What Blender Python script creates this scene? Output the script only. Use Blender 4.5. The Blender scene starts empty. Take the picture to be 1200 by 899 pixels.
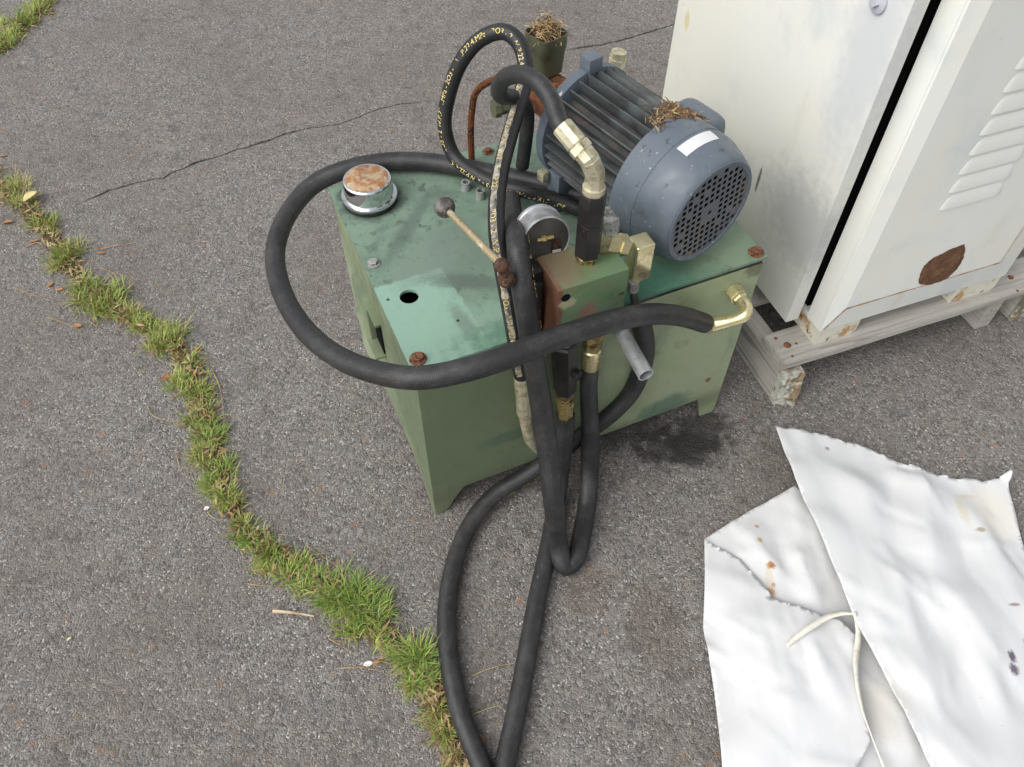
import bpy, bmesh, math, random
from mathutils import Vector, Matrix, noise
from mathutils.geometry import delaunay_2d_cdt
random.seed(7)
R = math.radians
scene = bpy.context.scene
col = scene.collection

# ------------------------------------------------------------------ camera, sky, sun, exposure
CAM_H, FPX, PITCH, ROLL = 1.5, 958.74, 0.9147, 0.0048
_fw = Vector((0, math.cos(PITCH), -math.sin(PITCH)))
_u0 = Vector((0, math.sin(PITCH), math.cos(PITCH)))
_r0 = Vector((1, 0, 0))
_rt = _r0 * math.cos(ROLL) + _u0 * math.sin(ROLL)
_up = -_r0 * math.sin(ROLL) + _u0 * math.cos(ROLL)
CAM = Vector((0, 0, CAM_H))
cd = bpy.data.cameras.new('camera')
cam = bpy.data.objects.new('camera', cd)
col.objects.link(cam)
cd.sensor_width = 36.0
cd.lens = FPX / 1200 * 36
cd.clip_start = 0.02
cd.clip_end = 400
m3 = Matrix((_rt, _up, -_fw)).transposed()
cam.matrix_world = Matrix.Translation(CAM) @ m3.to_4x4()
scene.camera = cam
scene.render.resolution_x, scene.render.resolution_y = 1024, 767

SUN_EL, SUN_AZ = R(48), R(-125)        # azimuth measured from +Y towards +X: high on the left, behind thin cloud
w = bpy.data.worlds.new('World'); scene.world = w; w.use_nodes = True
nt = w.node_tree; nt.nodes.clear()
sky = nt.nodes.new('ShaderNodeTexSky'); sky.sky_type = 'NISHITA'; sky.sun_disc = False
sky.sun_elevation = SUN_EL; sky.sun_rotation = SUN_AZ
sky.air_density = 1.0; sky.dust_density = 3.0; sky.ozone_density = 1.0
hs = nt.nodes.new('ShaderNodeHueSaturation'); hs.inputs['Saturation'].default_value = 0.22
bg = nt.nodes.new('ShaderNodeBackground'); bg.inputs['Strength'].default_value = 0.15
wo = nt.nodes.new('ShaderNodeOutputWorld')
nt.links.new(sky.outputs[0], hs.inputs['Color']); nt.links.new(hs.outputs[0], bg.inputs['Color']); nt.links.new(bg.outputs[0], wo.inputs['Surface'])
sl = bpy.data.lights.new('sun', 'SUN'); sl.energy = 1.3; sl.angle = R(60); sl.color = (1.0, 0.97, 0.93)
so = bpy.data.objects.new('sun', sl); col.objects.link(so)
sd = Vector((math.sin(SUN_AZ) * math.cos(SUN_EL), math.cos(SUN_AZ) * math.cos(SUN_EL), math.sin(SUN_EL)))
so.rotation_euler = sd.to_track_quat('Z', 'Y').to_euler(); so.location = sd * 10
vs = scene.view_settings
vs.view_transform = 'Standard'; vs.look = 'None'; vs.gamma = 1.0; vs.exposure = 0.52; vs.use_curve_mapping = False

# ------------------------------------------------------------------ photo pixel -> point on a known plane
def ray(u, v): return _fw + _rt * ((u - 600) / FPX) + _up * ((449.5 - v) / FPX)
class Frame:
    def __init__(s, o, a): s.o = Vector(o); s.a = a; s.M = Matrix.Rotation(a, 3, 'Z')
    def L(s, u, v, **k):
        o = s.M.transposed() @ (CAM - s.o); d = s.M.transposed() @ ray(u, v)
        (ax, val), = k.items(); i = 'xyz'.index(ax)
        return o + d * ((val - o[i]) / d[i])
TK = Frame((-.1584, .8087, 0), .413)      # tank: x along its front, y to the back
CB = Frame((.6634, 1.1679, 0), .360)     # cabinet
GR = Frame((0, 0, 0), 0)
def T(u, v, **k): return TK.L(u, v, **k)
def G(u, v, z=0.0): return GR.L(u, v, z=z)
def C(u, v, **k): return CB.L(u, v, **k)

# ------------------------------------------------------------------ materials
def _new(name):
    m = bpy.data.materials.new(name); m.use_nodes = True
    n = m.node_tree; n.nodes.clear()
    out = n.nodes.new('ShaderNodeOutputMaterial'); b = n.nodes.new('ShaderNodeBsdfPrincipled')
    n.links.new(b.outputs[0], out.inputs['Surface'])
    tc = n.nodes.new('ShaderNodeTexCoord')
    return m, n, b, tc.outputs['Object']
def _map(n, co, sc):
    mp = n.nodes.new('ShaderNodeMapping'); mp.inputs['Scale'].default_value = sc if not isinstance(sc, (int, float)) else (sc,) * 3
    n.links.new(co, mp.inputs['Vector']); return mp.outputs[0]
def _noise(n, co, scale, detail=4, rough=.55, dist=0):
    t = n.nodes.new('ShaderNodeTexNoise'); t.inputs['Scale'].default_value = scale; t.inputs['Detail'].default_value = detail
    t.inputs['Roughness'].default_value = rough; t.inputs['Distortion'].default_value = dist
    n.links.new(co, t.inputs['Vector']); return t.outputs['Fac']
def _range(n, f, lo, hi, a=0.0, b=1.0):
    r = n.nodes.new('ShaderNodeMapRange'); r.interpolation_type = 'SMOOTHSTEP'
    for k, v in (('From Min', lo), ('From Max', hi), ('To Min', a), ('To Max', b)): r.inputs[k].default_value = v
    n.links.new(f, r.inputs['Value']); return r.outputs[0]
def _mix(n, fac, a, b):
    x = n.nodes.new('ShaderNodeMix'); x.data_type = 'RGBA'
    for s, v in ((x.inputs[0], fac), (x.inputs[6], a), (x.inputs[7], b)):
        if isinstance(v, (tuple, list)): s.default_value = (*v[:3], 1)
        elif isinstance(v, (int, float)): s.default_value = v
        else: n.links.new(v, s)
    return x.outputs[2]
def _math(n, op, a, b=None):
    x = n.nodes.new('ShaderNodeMath'); x.operation = op
    for s, v in zip(x.inputs, (a, b)):
        if v is None: continue
        if isinstance(v, (int, float)): s.default_value = v
        else: n.links.new(v, s)
    return x.outputs[0]
def _blob(n, co, c, radii, rot=0, wob=.25, wscale=30, soft=.25, square=False):
    """a patch round a point, with a ragged outline"""
    mp = n.nodes.new('ShaderNodeMapping'); mp.vector_type = 'TEXTURE'
    mp.inputs['Location'].default_value = c; mp.inputs['Rotation'].default_value = (0, 0, rot)
    mp.inputs['Scale'].default_value = radii
    n.links.new(co, mp.inputs['Vector'])
    ln = n.nodes.new('ShaderNodeVectorMath'); ln.operation = 'LENGTH'; n.links.new(mp.outputs[0], ln.inputs[0])
    dist = ln.outputs['Value']
    if square:
        ab = n.nodes.new('ShaderNodeVectorMath'); ab.operation = 'ABSOLUTE'; n.links.new(mp.outputs[0], ab.inputs[0])
        sp = n.nodes.new('ShaderNodeSeparateXYZ'); n.links.new(ab.outputs[0], sp.inputs[0]); dist = _math(n, 'MAXIMUM', sp.outputs[0], sp.outputs[1])
    nz = _noise(n, co, wscale, 4)
    d = _math(n, 'ADD', dist, _math(n, 'MULTIPLY', _math(n, 'SUBTRACT', nz, .5), wob * 2))
    return _range(n, d, 1 - soft, 1 + soft, 1, 0)
def _bump(n, b, h, strength=.3, dist=.002, prev=None):
    x = n.nodes.new('ShaderNodeBump'); x.inputs['Strength'].default_value = strength; x.inputs['Distance'].default_value = dist
    n.links.new(h, x.inputs['Height'])
    if prev: n.links.new(prev, x.inputs['Normal'])
    n.links.new(x.outputs[0], b.inputs['Normal']); return x.outputs[0]
def mat(name, base, rough=.5, metal=0., layers=(), bump=None, spots=(), spec=.5, coat=0):
    """layers: (scale, lo, hi, colour[, stretch]) noise patches; spots: (centre, radii, rot, colour, amount)"""
    m, n, b, co = _new(name)
    c = base
    for L in layers:
        cc = _map(n, co, L[4]) if len(L) > 4 else co
        c = _mix(n, _range(n, _noise(n, cc, L[0], 6, .6, .3), L[1], L[2]), c, L[3])
    for S in spots:
        k = _blob(n, co, S[0], S[1], S[2], .6, 2.6 / max(.02, min(S[1][:2])), S[5] if len(S) > 5 else .3) if len(S) < 7 else _blob(n, co, S[0], S[1], S[2], .06, 60, S[5], True)
        c = _mix(n, _math(n, 'MULTIPLY', k, S[4]), c, S[3])
    if isinstance(c, tuple): b.inputs['Base Color'].default_value = (*c, 1)
    else: n.links.new(c, b.inputs['Base Color'])
    b.inputs['Metallic'].default_value = metal
    b.inputs['Specular IOR Level'].default_value = spec
    if coat: b.inputs['Coat Weight'].default_value = coat
    n.links.new(_range(n, _noise(n, co, 45, 5), .3, .7, max(.02, rough - .1), min(1, rough + .12)), b.inputs['Roughness'])
    if bump: _bump(n, b, _noise(n, co, bump[0], 5), bump[1], bump[2])
    return m

RUST = (.16, .06, .026); RUSTD = (.06, .028, .018); RUSTL = (.30, .13, .05)
GREEN = (.135, .235, .165)

def asphalt_mat():
    m, n, b, co = _new('weathered_asphalt')
    def noise2(scale, detail=3, rough=.55):
        t = n.nodes.new('ShaderNodeTexNoise'); t.noise_dimensions = '2D'; t.inputs['Scale'].default_value = scale; t.inputs['Detail'].default_value = detail
        t.inputs['Roughness'].default_value = rough; n.links.new(co, t.inputs['Vector']); return t
    wn = noise2(260, 1); sc = n.nodes.new('ShaderNodeVectorMath'); sc.operation = 'SCALE'; sc.inputs['Scale'].default_value = .0026
    n.links.new(wn.outputs['Color'], sc.inputs[0]); wob = n.nodes.new('ShaderNodeVectorMath'); wob.operation = 'ADD'
    n.links.new(co, wob.inputs[0]); n.links.new(sc.outputs[0], wob.inputs[1])
    def vor(scale):
        v = n.nodes.new('ShaderNodeTexVoronoi'); v.voronoi_dimensions = '2D'; v.inputs['Scale'].default_value = scale
        n.links.new(wob.outputs[0], v.inputs['Vector']); return v
    def ch(v, k):
        s = n.nodes.new('ShaderNodeSeparateColor'); n.links.new(v.outputs['Color'], s.inputs[0]); return s.outputs[k]
    def ramp(f, stops):
        r = n.nodes.new('ShaderNodeValToRGB'); n.links.new(f, r.inputs[0]); e = r.color_ramp.elements
        e[0].position = stops[0][0]; e[0].color = (*stops[0][1], 1); e[1].position = stops[-1][0]; e[1].color = (*stops[-1][1], 1)
        for p, c in stops[1:-1]: k = e.new(p); k.color = (*c, 1)
        return r.outputs[0]
    fine = vor(340); mid = vor(118); big = vor(50)
    c = ramp(ch(fine, 0), ((0, (.078, .071, .065)), (.2, (.130, .120, .111)), (.55, (.188, .175, .163)), (.84, (.240, .224, .210)), (.95, (.32, .30, .28)), (1, (.50, .475, .44))))
    st = ramp(ch(mid, 1), ((0, (.085, .075, .067)), (.25, (.145, .130, .118)), (.5, (.185, .168, .156)), (.7, (.215, .190, .165)), (.85, (.180, .182, .184)), (1, (.30, .275, .245))))
    pick = _math(n, 'MULTIPLY', _range(n, ch(mid, 0), .40, .46), _range(n, mid.outputs['Distance'], .42, .62, 1, 0))
    c = _mix(n, _math(n, 'MULTIPLY', pick, .68), c, st)
    st3 = ramp(ch(big, 2), ((0, (.11, .10, .093)), (.35, (.17, .157, .147)), (.6, (.235, .195, .152)), (.75, (.155, .165, .175)), (.88, (.25, .175, .12)), (1, (.29, .165, .10))))
    pk3 = _math(n, 'MULTIPLY', _range(n, ch(big, 0), .86, .88), _range(n, big.outputs['Distance'], .26, .40, 1, 0))
    c = _mix(n, _math(n, 'MULTIPLY', pk3, .66), c, st3)
    # slow tone changes, brown grime, paler worn places
    slow = noise2(2.3, 5); med = noise2(19, 5, .65); tint = noise2(31, 3)
    c = _mix(n, _range(n, slow.outputs['Fac'], .40, .66, 0, .34), c, (.142, .121, .104))
    c = _mix(n, _range(n, med.outputs['Fac'], .55, .75, 0, .48), c, (.070, .064, .060))
    c = _mix(n, _range(n, med.outputs['Fac'], .26, .44, .38, 0), c, (.255, .24, .226))
    c = _mix(n, _range(n, tint.outputs['Fac'], .58, .72, 0, .20), c, (.205, .155, .118))
    c = _mix(n, _range(n, tint.outputs['Fac'], .28, .40, .30, 0), c, (.135, .143, .150))
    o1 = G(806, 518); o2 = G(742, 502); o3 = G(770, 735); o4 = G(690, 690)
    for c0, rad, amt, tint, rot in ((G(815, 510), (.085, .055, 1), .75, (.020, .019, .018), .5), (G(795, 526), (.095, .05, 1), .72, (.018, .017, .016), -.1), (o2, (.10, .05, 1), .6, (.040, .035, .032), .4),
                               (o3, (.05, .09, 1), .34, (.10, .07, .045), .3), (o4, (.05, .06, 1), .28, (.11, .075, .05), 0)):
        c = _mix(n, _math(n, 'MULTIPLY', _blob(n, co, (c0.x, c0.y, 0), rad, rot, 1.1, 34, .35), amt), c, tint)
    n.links.new(c, b.inputs['Base Color'])
    n.links.new(_range(n, _blob(n, co, (o1.x, o1.y, 0), (.10, .066, 1), .2, .8, 24, .3), 0, 1, .9, .48), b.inputs['Roughness']); b.inputs['Specular IOR Level'].default_value = .28
    h = _math(n, 'ADD', _math(n, 'MULTIPLY', fine.outputs['Distance'], -.9), _math(n, 'MULTIPLY', pick, .7))
    h = _math(n, 'ADD', h, _math(n, 'MULTIPLY', med.outputs['Fac'], 2.2))
    _bump(n, b, h, .6, .0035)
    return m

def rubber_mat(name, base, dust, amt):
    m, n, b, co = _new(name)
    uv = n.nodes.new('ShaderNodeTexCoord').outputs['UV']
    c = _mix(n, _range(n, _noise(n, co, 16, 6, .75), .40, .75, 0, amt), base, dust)
    c = _mix(n, _range(n, _noise(n, co, 260, 3, .6), .58, .70, 0, .35), c, dust)
    c = _mix(n, _range(n, _noise(n, co, 75, 5, .75), .68, .72, 0, .7), c, (.20, .195, .18))
    c = _mix(n, _range(n, _noise(n, _map(n, uv, (1.5, 9, 1)), 3, 4, .7), .58, .70, 0, .5), c, (.105, .105, .108))
    n.links.new(c, b.inputs['Base Color'])
    b.inputs['Roughness'].default_value = .5; b.inputs['Specular IOR Level'].default_value = .45
    wv = n.nodes.new('ShaderNodeTexWave'); wv.inputs['Scale'].default_value = 12; wv.inputs['Distortion'].default_value = 1.5
    wv.inputs['Detail'].default_value = 2
    n.links.new(_map(n, uv, (1, .35, 1)), wv.inputs['Vector'])
    nb = _bump(n, b, wv.outputs['Fac'], .16, .002)
    _bump(n, b, _noise(n, co, 220, 3), .18, .001, nb)
    return m

def wood_mat(s1=(3, 70, 70), s2=(2, 34, 34)):
    m, n, b, co = _new('weathered_pallet_wood')
    g = _noise(n, _map(n, co, s1), 1.0, 6, .65, .6)
    r = n.nodes.new('ShaderNodeValToRGB'); n.links.new(g, r.inputs[0]); e = r.color_ramp.elements
    e[0].position = .28; e[0].color = (.22, .205, .188, 1); e[1].position = .75; e[1].color = (.47, .445, .405, 1)
    k = e.new(.48); k.color = (.37, .35, .315, 1)
    c = _mix(n, _range(n, _noise(n, co, 9, 4), .5, .7, 0, .5), r.outputs[0], (.25, .235, .21))
    c = _mix(n, _range(n, _noise(n, _map(n, co, s2), 1.2, 3), .62, .68, 0, .6), c, (.12, .11, .10))
    n.links.new(c, b.inputs['Base Color']); b.inputs['Roughness'].default_value = .85; b.inputs['Specular IOR Level'].default_value = .2
    _bump(n, b, g, .6, .004)
    return m

def Cs(u, v, x): p = C(u, v, x=x); p.z -= .126; return p
def tarp_mat():
    m, n, b, co = _new('white_vinyl_sheet')
    c = _mix(n, _range(n, _noise(n, co, 4, 5), .45, .75, 0, .35), (.59, .595, .598), (.55, .55, .545))
    c = _mix(n, _range(n, _noise(n, co, 22, 6, .7), .66, .74, 0, .30), c, (.52, .48, .40))
    c = _mix(n, _range(n, _noise(n, co, 70, 3, .7), .735, .76, 0, .7), c, (.25, .22, .18))
    spots = []
    for (u, v, rx, ry, t, a) in ((905, 660, .008, .007, (.34, .12, .02), .95), (906, 689, .008, .007, (.32, .11, .02), .95), (909, 681, .004, .004, (.38, .10, .05), .8),
                               (892, 630, .005, .006, (.46, .25, .06), .85), (889, 613, .004, .004, (.46, .25, .06), .85), (905, 700, .010, .005, (.22, .20, .17), .8),
                               (905, 678, .008, .034, (.52, .44, .26), .45), (968, 528, .005, .005, (.2, .17, .14), .8),
                               (1146, 625, .010, .005, (.30, .24, .15), .8), (1133, 582, .02, .006, (.50, .45, .27), .5), (1125, 600, .009, .03, (.50, .45, .27), .5),
                               (1165, 600, .04, .06, (.66, .62, .50), .5), (1178, 775, .007, .010, (.10, .08, .11), .95), (1180, 790, .008, .010, (.13, .10, .14), .95),
                               (1200, 758, .008, .012, (.10, .06, .20), .95), (1182, 714, .010, .003, (.2, .16, .14), .8), (1035, 830, .03, .05, (.52, .49, .42), .5)):
        p = G(u, v, .03) - G(1000, 700)
        k = _blob(n, co, (p.x, p.y, .03), (rx, ry, .2), 0, .7, 170, .45)
        c = _mix(n, _math(n, 'MULTIPLY', k, a), c, t)
    n.links.new(c, b.inputs['Base Color']); b.inputs['Roughness'].default_value = .45; b.inputs['Specular IOR Level'].default_value = .4
    nb = _bump(n, b, _noise(n, co, 14, 3, .4), .20, .006)
    _bump(n, b, _noise(n, _map(n, co, (26, 7, 20)), 1, 2, .4), .25, .008, nb)
    return m

MT = {}
def M(name): return MT[name]
MT['asphalt'] = asphalt_mat()
MT['soil'] = mat('dry_soil', (.075, .055, .040), .95, layers=((60, .45, .65, (.14, .105, .075)), (160, .55, .7, (.20, .16, .11)), (25, .55, .7, (.04, .032, .026))), bump=(90, .9, .008), spec=.1)
MT['crack'] = mat('crack_dirt', (.028, .025, .023), .95, spec=.1)
pc = T(560, 375, z=.476)
MT['lid'] = mat('faded_green_lid', (.150, .225, .165), .55,
    layers=((5, .42, .7, (.175, .245, .185)), (11, .50, .68, (.105, .150, .115)), (45, .54, .68, (.085, .115, .09)), (130, .63, .72, (.035, .042, .035)), (220, .69, .74, (.25, .30, .24))),
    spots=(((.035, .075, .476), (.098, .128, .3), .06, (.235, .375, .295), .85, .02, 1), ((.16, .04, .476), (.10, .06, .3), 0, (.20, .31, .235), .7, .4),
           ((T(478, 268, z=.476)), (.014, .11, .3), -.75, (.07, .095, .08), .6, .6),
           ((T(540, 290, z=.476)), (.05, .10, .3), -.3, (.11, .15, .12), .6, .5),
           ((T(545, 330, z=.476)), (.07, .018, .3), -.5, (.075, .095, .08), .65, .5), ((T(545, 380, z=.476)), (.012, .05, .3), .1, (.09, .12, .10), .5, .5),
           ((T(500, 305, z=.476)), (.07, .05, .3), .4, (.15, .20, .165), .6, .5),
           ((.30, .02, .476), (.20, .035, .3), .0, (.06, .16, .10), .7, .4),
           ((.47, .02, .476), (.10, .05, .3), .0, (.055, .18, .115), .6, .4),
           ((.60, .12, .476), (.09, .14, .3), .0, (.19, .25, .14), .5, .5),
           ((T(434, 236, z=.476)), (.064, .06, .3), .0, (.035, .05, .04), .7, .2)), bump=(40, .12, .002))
MT['tank'] = mat('green_tank_paint', (.265, .315, .185), .5,
    layers=((4, .45, .7, (.19, .235, .14)), (18, .58, .76, (.13, .165, .10)), (3, .5, .7, (.265, .30, .20)), (5, .55, .72, (.17, .21, .14), (2, 2, .8)), (90, .68, .75, (.05, .055, .036)), (40, .70, .76, (.14, .085, .05)), (5, .66, .74, (.08, .095, .06), (9, 9, .7))),
    spots=(((.11, .005, .25), (.26, .3, .34), 0, (.095, .125, .072), .85, .6), ((.3, .005, .06), (.5, .3, .03), 0, (.10, .11, .065), .6, .6), ((T(775, 470, y=.014)), (.06, .2, .03), 0, (.055, .12, .085), .7, .35), ((T(595, 505, y=.014)), (.06, .2, .018), 0, (.06, .105, .07), .65, .35),
           ((T(826, 440, y=.014)), (.007, .2, .008), 0, RUST, .9), ((T(886, 308, y=.014)), (.03, .2, .02), 0, RUSTD, .6)), bump=(25, .12, .003))
MT['green_dark'] = mat('green_paint_dark', (.10, .165, .085), .5, layers=((20, .5, .7, (.14, .20, .105)), (45, .62, .7, RUST), (90, .68, .74, RUSTD)), bump=(60, .2, .002))
MT['block'] = mat('rusty_green_block', (.095, .155, .075), .5, layers=((14, .54, .62, (.15, .185, .10)), (22, .58, .66, (.17, .10, .06)), (9, .52, .66, (.055, .085, .045)), (70, .64, .7, RUSTD)),
    spots=(((.225, .0, .55), (.010, .2, .2), 0, (.125, .05, .03), .95, .2), ((.25, .01, .617), (.035, .06, .02), 0, (.15, .095, .055), .75, .5), ((.33, .03, .617), (.025, .03, .02), 0, (.17, .10, .055), .8, .5),
           ((.28, -.05, .54), (.016, .03, .03), 0, (.20, .09, .06), .8), ((.243, -.05, .585), (.014, .03, .012), 0, (.30, .28, .17), .8)), bump=(80, .3, .002))
MT['rust'] = mat('rust', RUST, .85, layers=((60, .45, .6, RUSTD), (120, .55, .7, RUSTL)), bump=(120, .6, .003), spec=.2)
MT['rust_light'] = mat('rusted_bolt_head', (.22, .095, .05), .75, layers=((200, .45, .6, RUSTD), (90, .55, .7, (.34, .2, .13))), bump=(200, .5, .002), spec=.3)
MT['bolt_grey'] = mat('dull_zinc', (.33, .34, .32), .5, .4, layers=((150, .5, .65, (.16, .13, .10)),))
MT['chrome'] = mat('chrome', (.74, .75, .76), .12, 1.0, layers=((60, .60, .72, (.35, .32, .28)),))
MT['cap_top'] = mat('rusted_chrome_top', (.44, .33, .20), .5, .2, layers=((40, .42, .58, (.33, .15, .055)), (24, .50, .64, (.22, .085, .05)), (90, .57, .68, (.50, .42, .32))), bump=(150, .25, .001))
MT['brass'] = mat('yellow_zinc_fitting', (.70, .62, .36), .28, .8, layers=((40, .60, .72, (.42, .35, .18)), (110, .66, .72, (.10, .08, .05))))
MT['brass_pale'] = mat('pale_zinc_fitting', (.58, .54, .39), .40, .5, layers=((50, .46, .64, (.36, .32, .20)), (110, .60, .70, (.14, .11, .07))))
MT['brass_dark'] = mat('tarnished_brass_fitting', (.42, .33, .14), .34, .75, layers=((70, .48, .62, (.16, .11, .05)), (150, .6, .7, (.05, .04, .03))))
MT['steel'] = mat('grey_galvanised_pipe', (.40, .42, .42), .42, .55, layers=((60, .5, .68, (.27, .29, .29)),))
MT['steel_bright'] = mat('gauge_case_steel', (.62, .63, .64), .33, .75, layers=((30, .5, .7, (.42, .42, .42)),))
MT['black_iron'] = mat('black_oiled_iron', (.015, .014, .014), .40, .1, layers=((40, .66, .72, (.07, .03, .018)), (90, .62, .70, (.03, .027, .025))), bump=(90, .35, .002))
MT['black'] = mat('black_plastic', (.015, .015, .016), .5, layers=((60, .55, .7, (.04, .035, .03)),))
MT['lever_rod'] = mat('dull_gold_rod', (.42, .34, .20), .4, .5, layers=((60, .5, .65, (.60, .55, .42)), (120, .6, .7, (.16, .11, .07))))
MT['gauge_face'] = mat('dark_gauge_back', (.045, .044, .040), .32, .3, layers=((18, .45, .65, (.075, .07, .062)), (50, .62, .7, (.10, .055, .03))))
MT['rust_dark'] = mat('dark_rust', (.085, .042, .026), .8, layers=((70, .45, .6, (.030, .020, .016)), (130, .6, .7, (.22, .15, .10))), bump=(120, .6, .003), spec=.3)
MT['knob'] = mat('dusty_black_knob', (.045, .040, .036), .55, layers=((60, .42, .62, (.15, .13, .115)), (120, .6, .7, (.03, .027, .025))))
MT['dark'] = mat('dark_void', (.008, .008, .008), .9, spec=.05)
MT['hose'] = rubber_mat('black_hose_rubber', (.017, .017, .018), (.060, .058, .055), .7)
MT['hose_clean'] = rubber_mat('black_hose_rubber_clean', (.012, .012, .013), (.045, .043, .040), .4)
MT['band'] = mat('worn_print_band', (.16, .145, .125), .65, layers=((70, .44, .60, (.36, .33, .26)), (30, .5, .66, (.07, .066, .06)), (150, .55, .66, (.03, .03, .03))))
MT['print'] = mat('yellow_hose_print', (.66, .53, .20), .6, layers=((90, .50, .66, (.42, .34, .15)), (40, .55, .7, (.72, .66, .42))))
MT['motor'] = mat('blue_grey_motor_paint', (.105, .128, .155), .42, layers=((8, .45, .7, (.078, .096, .117)), (70, .60, .70, (.055, .06, .066)), (110, .665, .71, (.34, .35, .34)), (22, .60, .74, (.15, .155, .145)), (14, .60, .70, (.06, .062, .06)), (60, .67, .70, (.42, .43, .42), (.4, 1, 1))), bump=(60, .12, .002))
MT['fin'] = mat('dirty_motor_fin_paint', (.052, .059, .060), .5, layers=((20, .45, .65, (.030, .030, .030)), (45, .55, .7, (.070, .053, .042)), (9, .55, .72, (.08, .092, .095))), bump=(70, .2, .002))
MT['fin_base'] = mat('grimy_motor_body', (.030, .030, .030), .6, layers=((30, .45, .62, (.055, .043, .035)), (90, .55, .7, (.018, .018, .018))), bump=(80, .3, .002))
MT['grille'] = mat('fan_grille_paint', (.105, .115, .128), .5, layers=((20, .5, .68, (.15, .13, .11)), (120, .62, .7, (.07, .07, .07))))
MT['sticker'] = mat('white_sticker', (.62, .62, .63), .5, layers=((60, .6, .72, (.45, .44, .42)),))
MT['olive'] = mat('olive_cup', (.085, .09, .05), .5, layers=((25, .5, .68, (.05, .05, .034)), (70, .6, .7, (.13, .12, .075))))
MT['straw'] = mat('dry_straw', (.40, .30, .16), .8, layers=((30, .4, .6, (.27, .18, .085)), (12, .5, .7, (.52, .42, .26))), spec=.2)
MT['straw_brown'] = mat('brown_litter', (.15, .085, .042), .85, layers=((40, .45, .6, (.08, .045, .025)), (18, .55, .7, (.28, .18, .09))), spec=.2)
MT['twig'] = mat('pale_stick', (.52, .42, .29), .8, layers=((30, .5, .65, (.34, .25, .16)),), spec=.2)
MT['leaf'] = mat('dry_leaf', (.34, .175, .075), .7, layers=((40, .45, .6, (.22, .10, .045)), (14, .5, .7, (.42, .27, .13))), spec=.3)
MT['leaf_pale'] = mat('pale_leaf', (.58, .50, .25), .65, layers=((40, .5, .65, (.46, .35, .15)),), spec=.3)
MT['leaf_red'] = mat('red_brown_leaf', (.30, .11, .055), .7, layers=((40, .5, .65, (.18, .07, .04)),), spec=.3)
MT['grass_a'] = mat('grass_green', (.215, .325, .055), .55, layers=((8, .4, .65, (.28, .37, .08)),), spec=.3)
MT['grass_b'] = mat('grass_yellow_green', (.35, .385, .105), .55, layers=((9, .4, .65, (.27, .345, .08)),), spec=.3)
MT['grass_c'] = mat('grass_deep_green', (.11, .205, .055), .55, spec=.3)
MT['wood'] = wood_mat(); MT['wood_y'] = wood_mat((70, 3, 70), (34, 2, 34))
MT['wood_end'] = mat('splintered_painted_wood_end', (.46, .46, .40), .85, layers=((30, .48, .58, (.26, .20, .12)), (14, .52, .64, (.17, .15, .12)), (70, .58, .7, (.58, .58, .52))), bump=(60, 1.0, .012), spec=.2)
MT['cab'] = mat('white_cabinet_paint', (.735, .750, .705), .42, layers=((2.5, .42, .66, (.75, .74, .65)), (5, .50, .72, (.62, .66, .66)), (9, .62, .80, (.68, .65, .57), (1, 1, .25)), (45, .70, .78, (.45, .40, .30)), (120, .735, .76, (.16, .12, .09))), bump=(12, .08, .004))
MT['cab_door'] = mat('white_door_paint', (.655, .66, .615), .42, layers=((2.5, .42, .66, (.665, .66, .585)), (5, .54, .74, (.55, .57, .56)), (9, .62, .80, (.60, .575, .50), (1, 1, .25)), (45, .70, .78, (.45, .40, .30)), (120, .735, .76, (.16, .12, .09))),
    spots=((Cs(940, 265, -.06), (.05, .12, .09), 0, (.36, .37, .37), .7, .6), (Cs(890, 210, -.06), (.05, .004, .03), 0, (.10, .09, .08), .9, .3), (Cs(1020, 60, -.06), (.05, .06, .2), 0, (.47, .49, .51), .7, .6),
           (Cs(806, 24, -.06), (.05, .010, .02), 0, (.55, .44, .14), .6, .5)), bump=(10, .08, .004))
MT['cab_foot'] = mat('rusty_white_paint', (.62, .60, .50), .5, layers=((22, .54, .66, (.42, .25, .10)), (50, .60, .68, RUST)), bump=(50, .3, .003))
MT['rust_seam'] = mat('rust_stain', (.40, .22, .085), .8, layers=((40, .45, .6, (.50, .36, .18)), (90, .55, .65, RUST)), spec=.2)
MT['rust_patch'] = mat('bare_rust', (.125, .062, .034), .8, layers=((40, .45, .6, (.18, .095, .05)), (14, .5, .68, (.09, .045, .028)), (130, .6, .7, (.22, .14, .09))), bump=(140, .5, .002), spec=.25)
MT['tarp'] = tarp_mat()
MT['strap'] = mat('beige_strap', (.62, .60, .53), .6, layers=((60, .5, .7, (.50, .46, .38)),))
MT['screw_grey'] = mat('grey_latch', (.42, .43, .48), .45)
MT['stone'] = mat('small_chippings', (.30, .285, .265), .85, layers=((25, .45, .55, (.42, .40, .37)), (9, .5, .6, (.30, .18, .12))), spec=.2)

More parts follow.
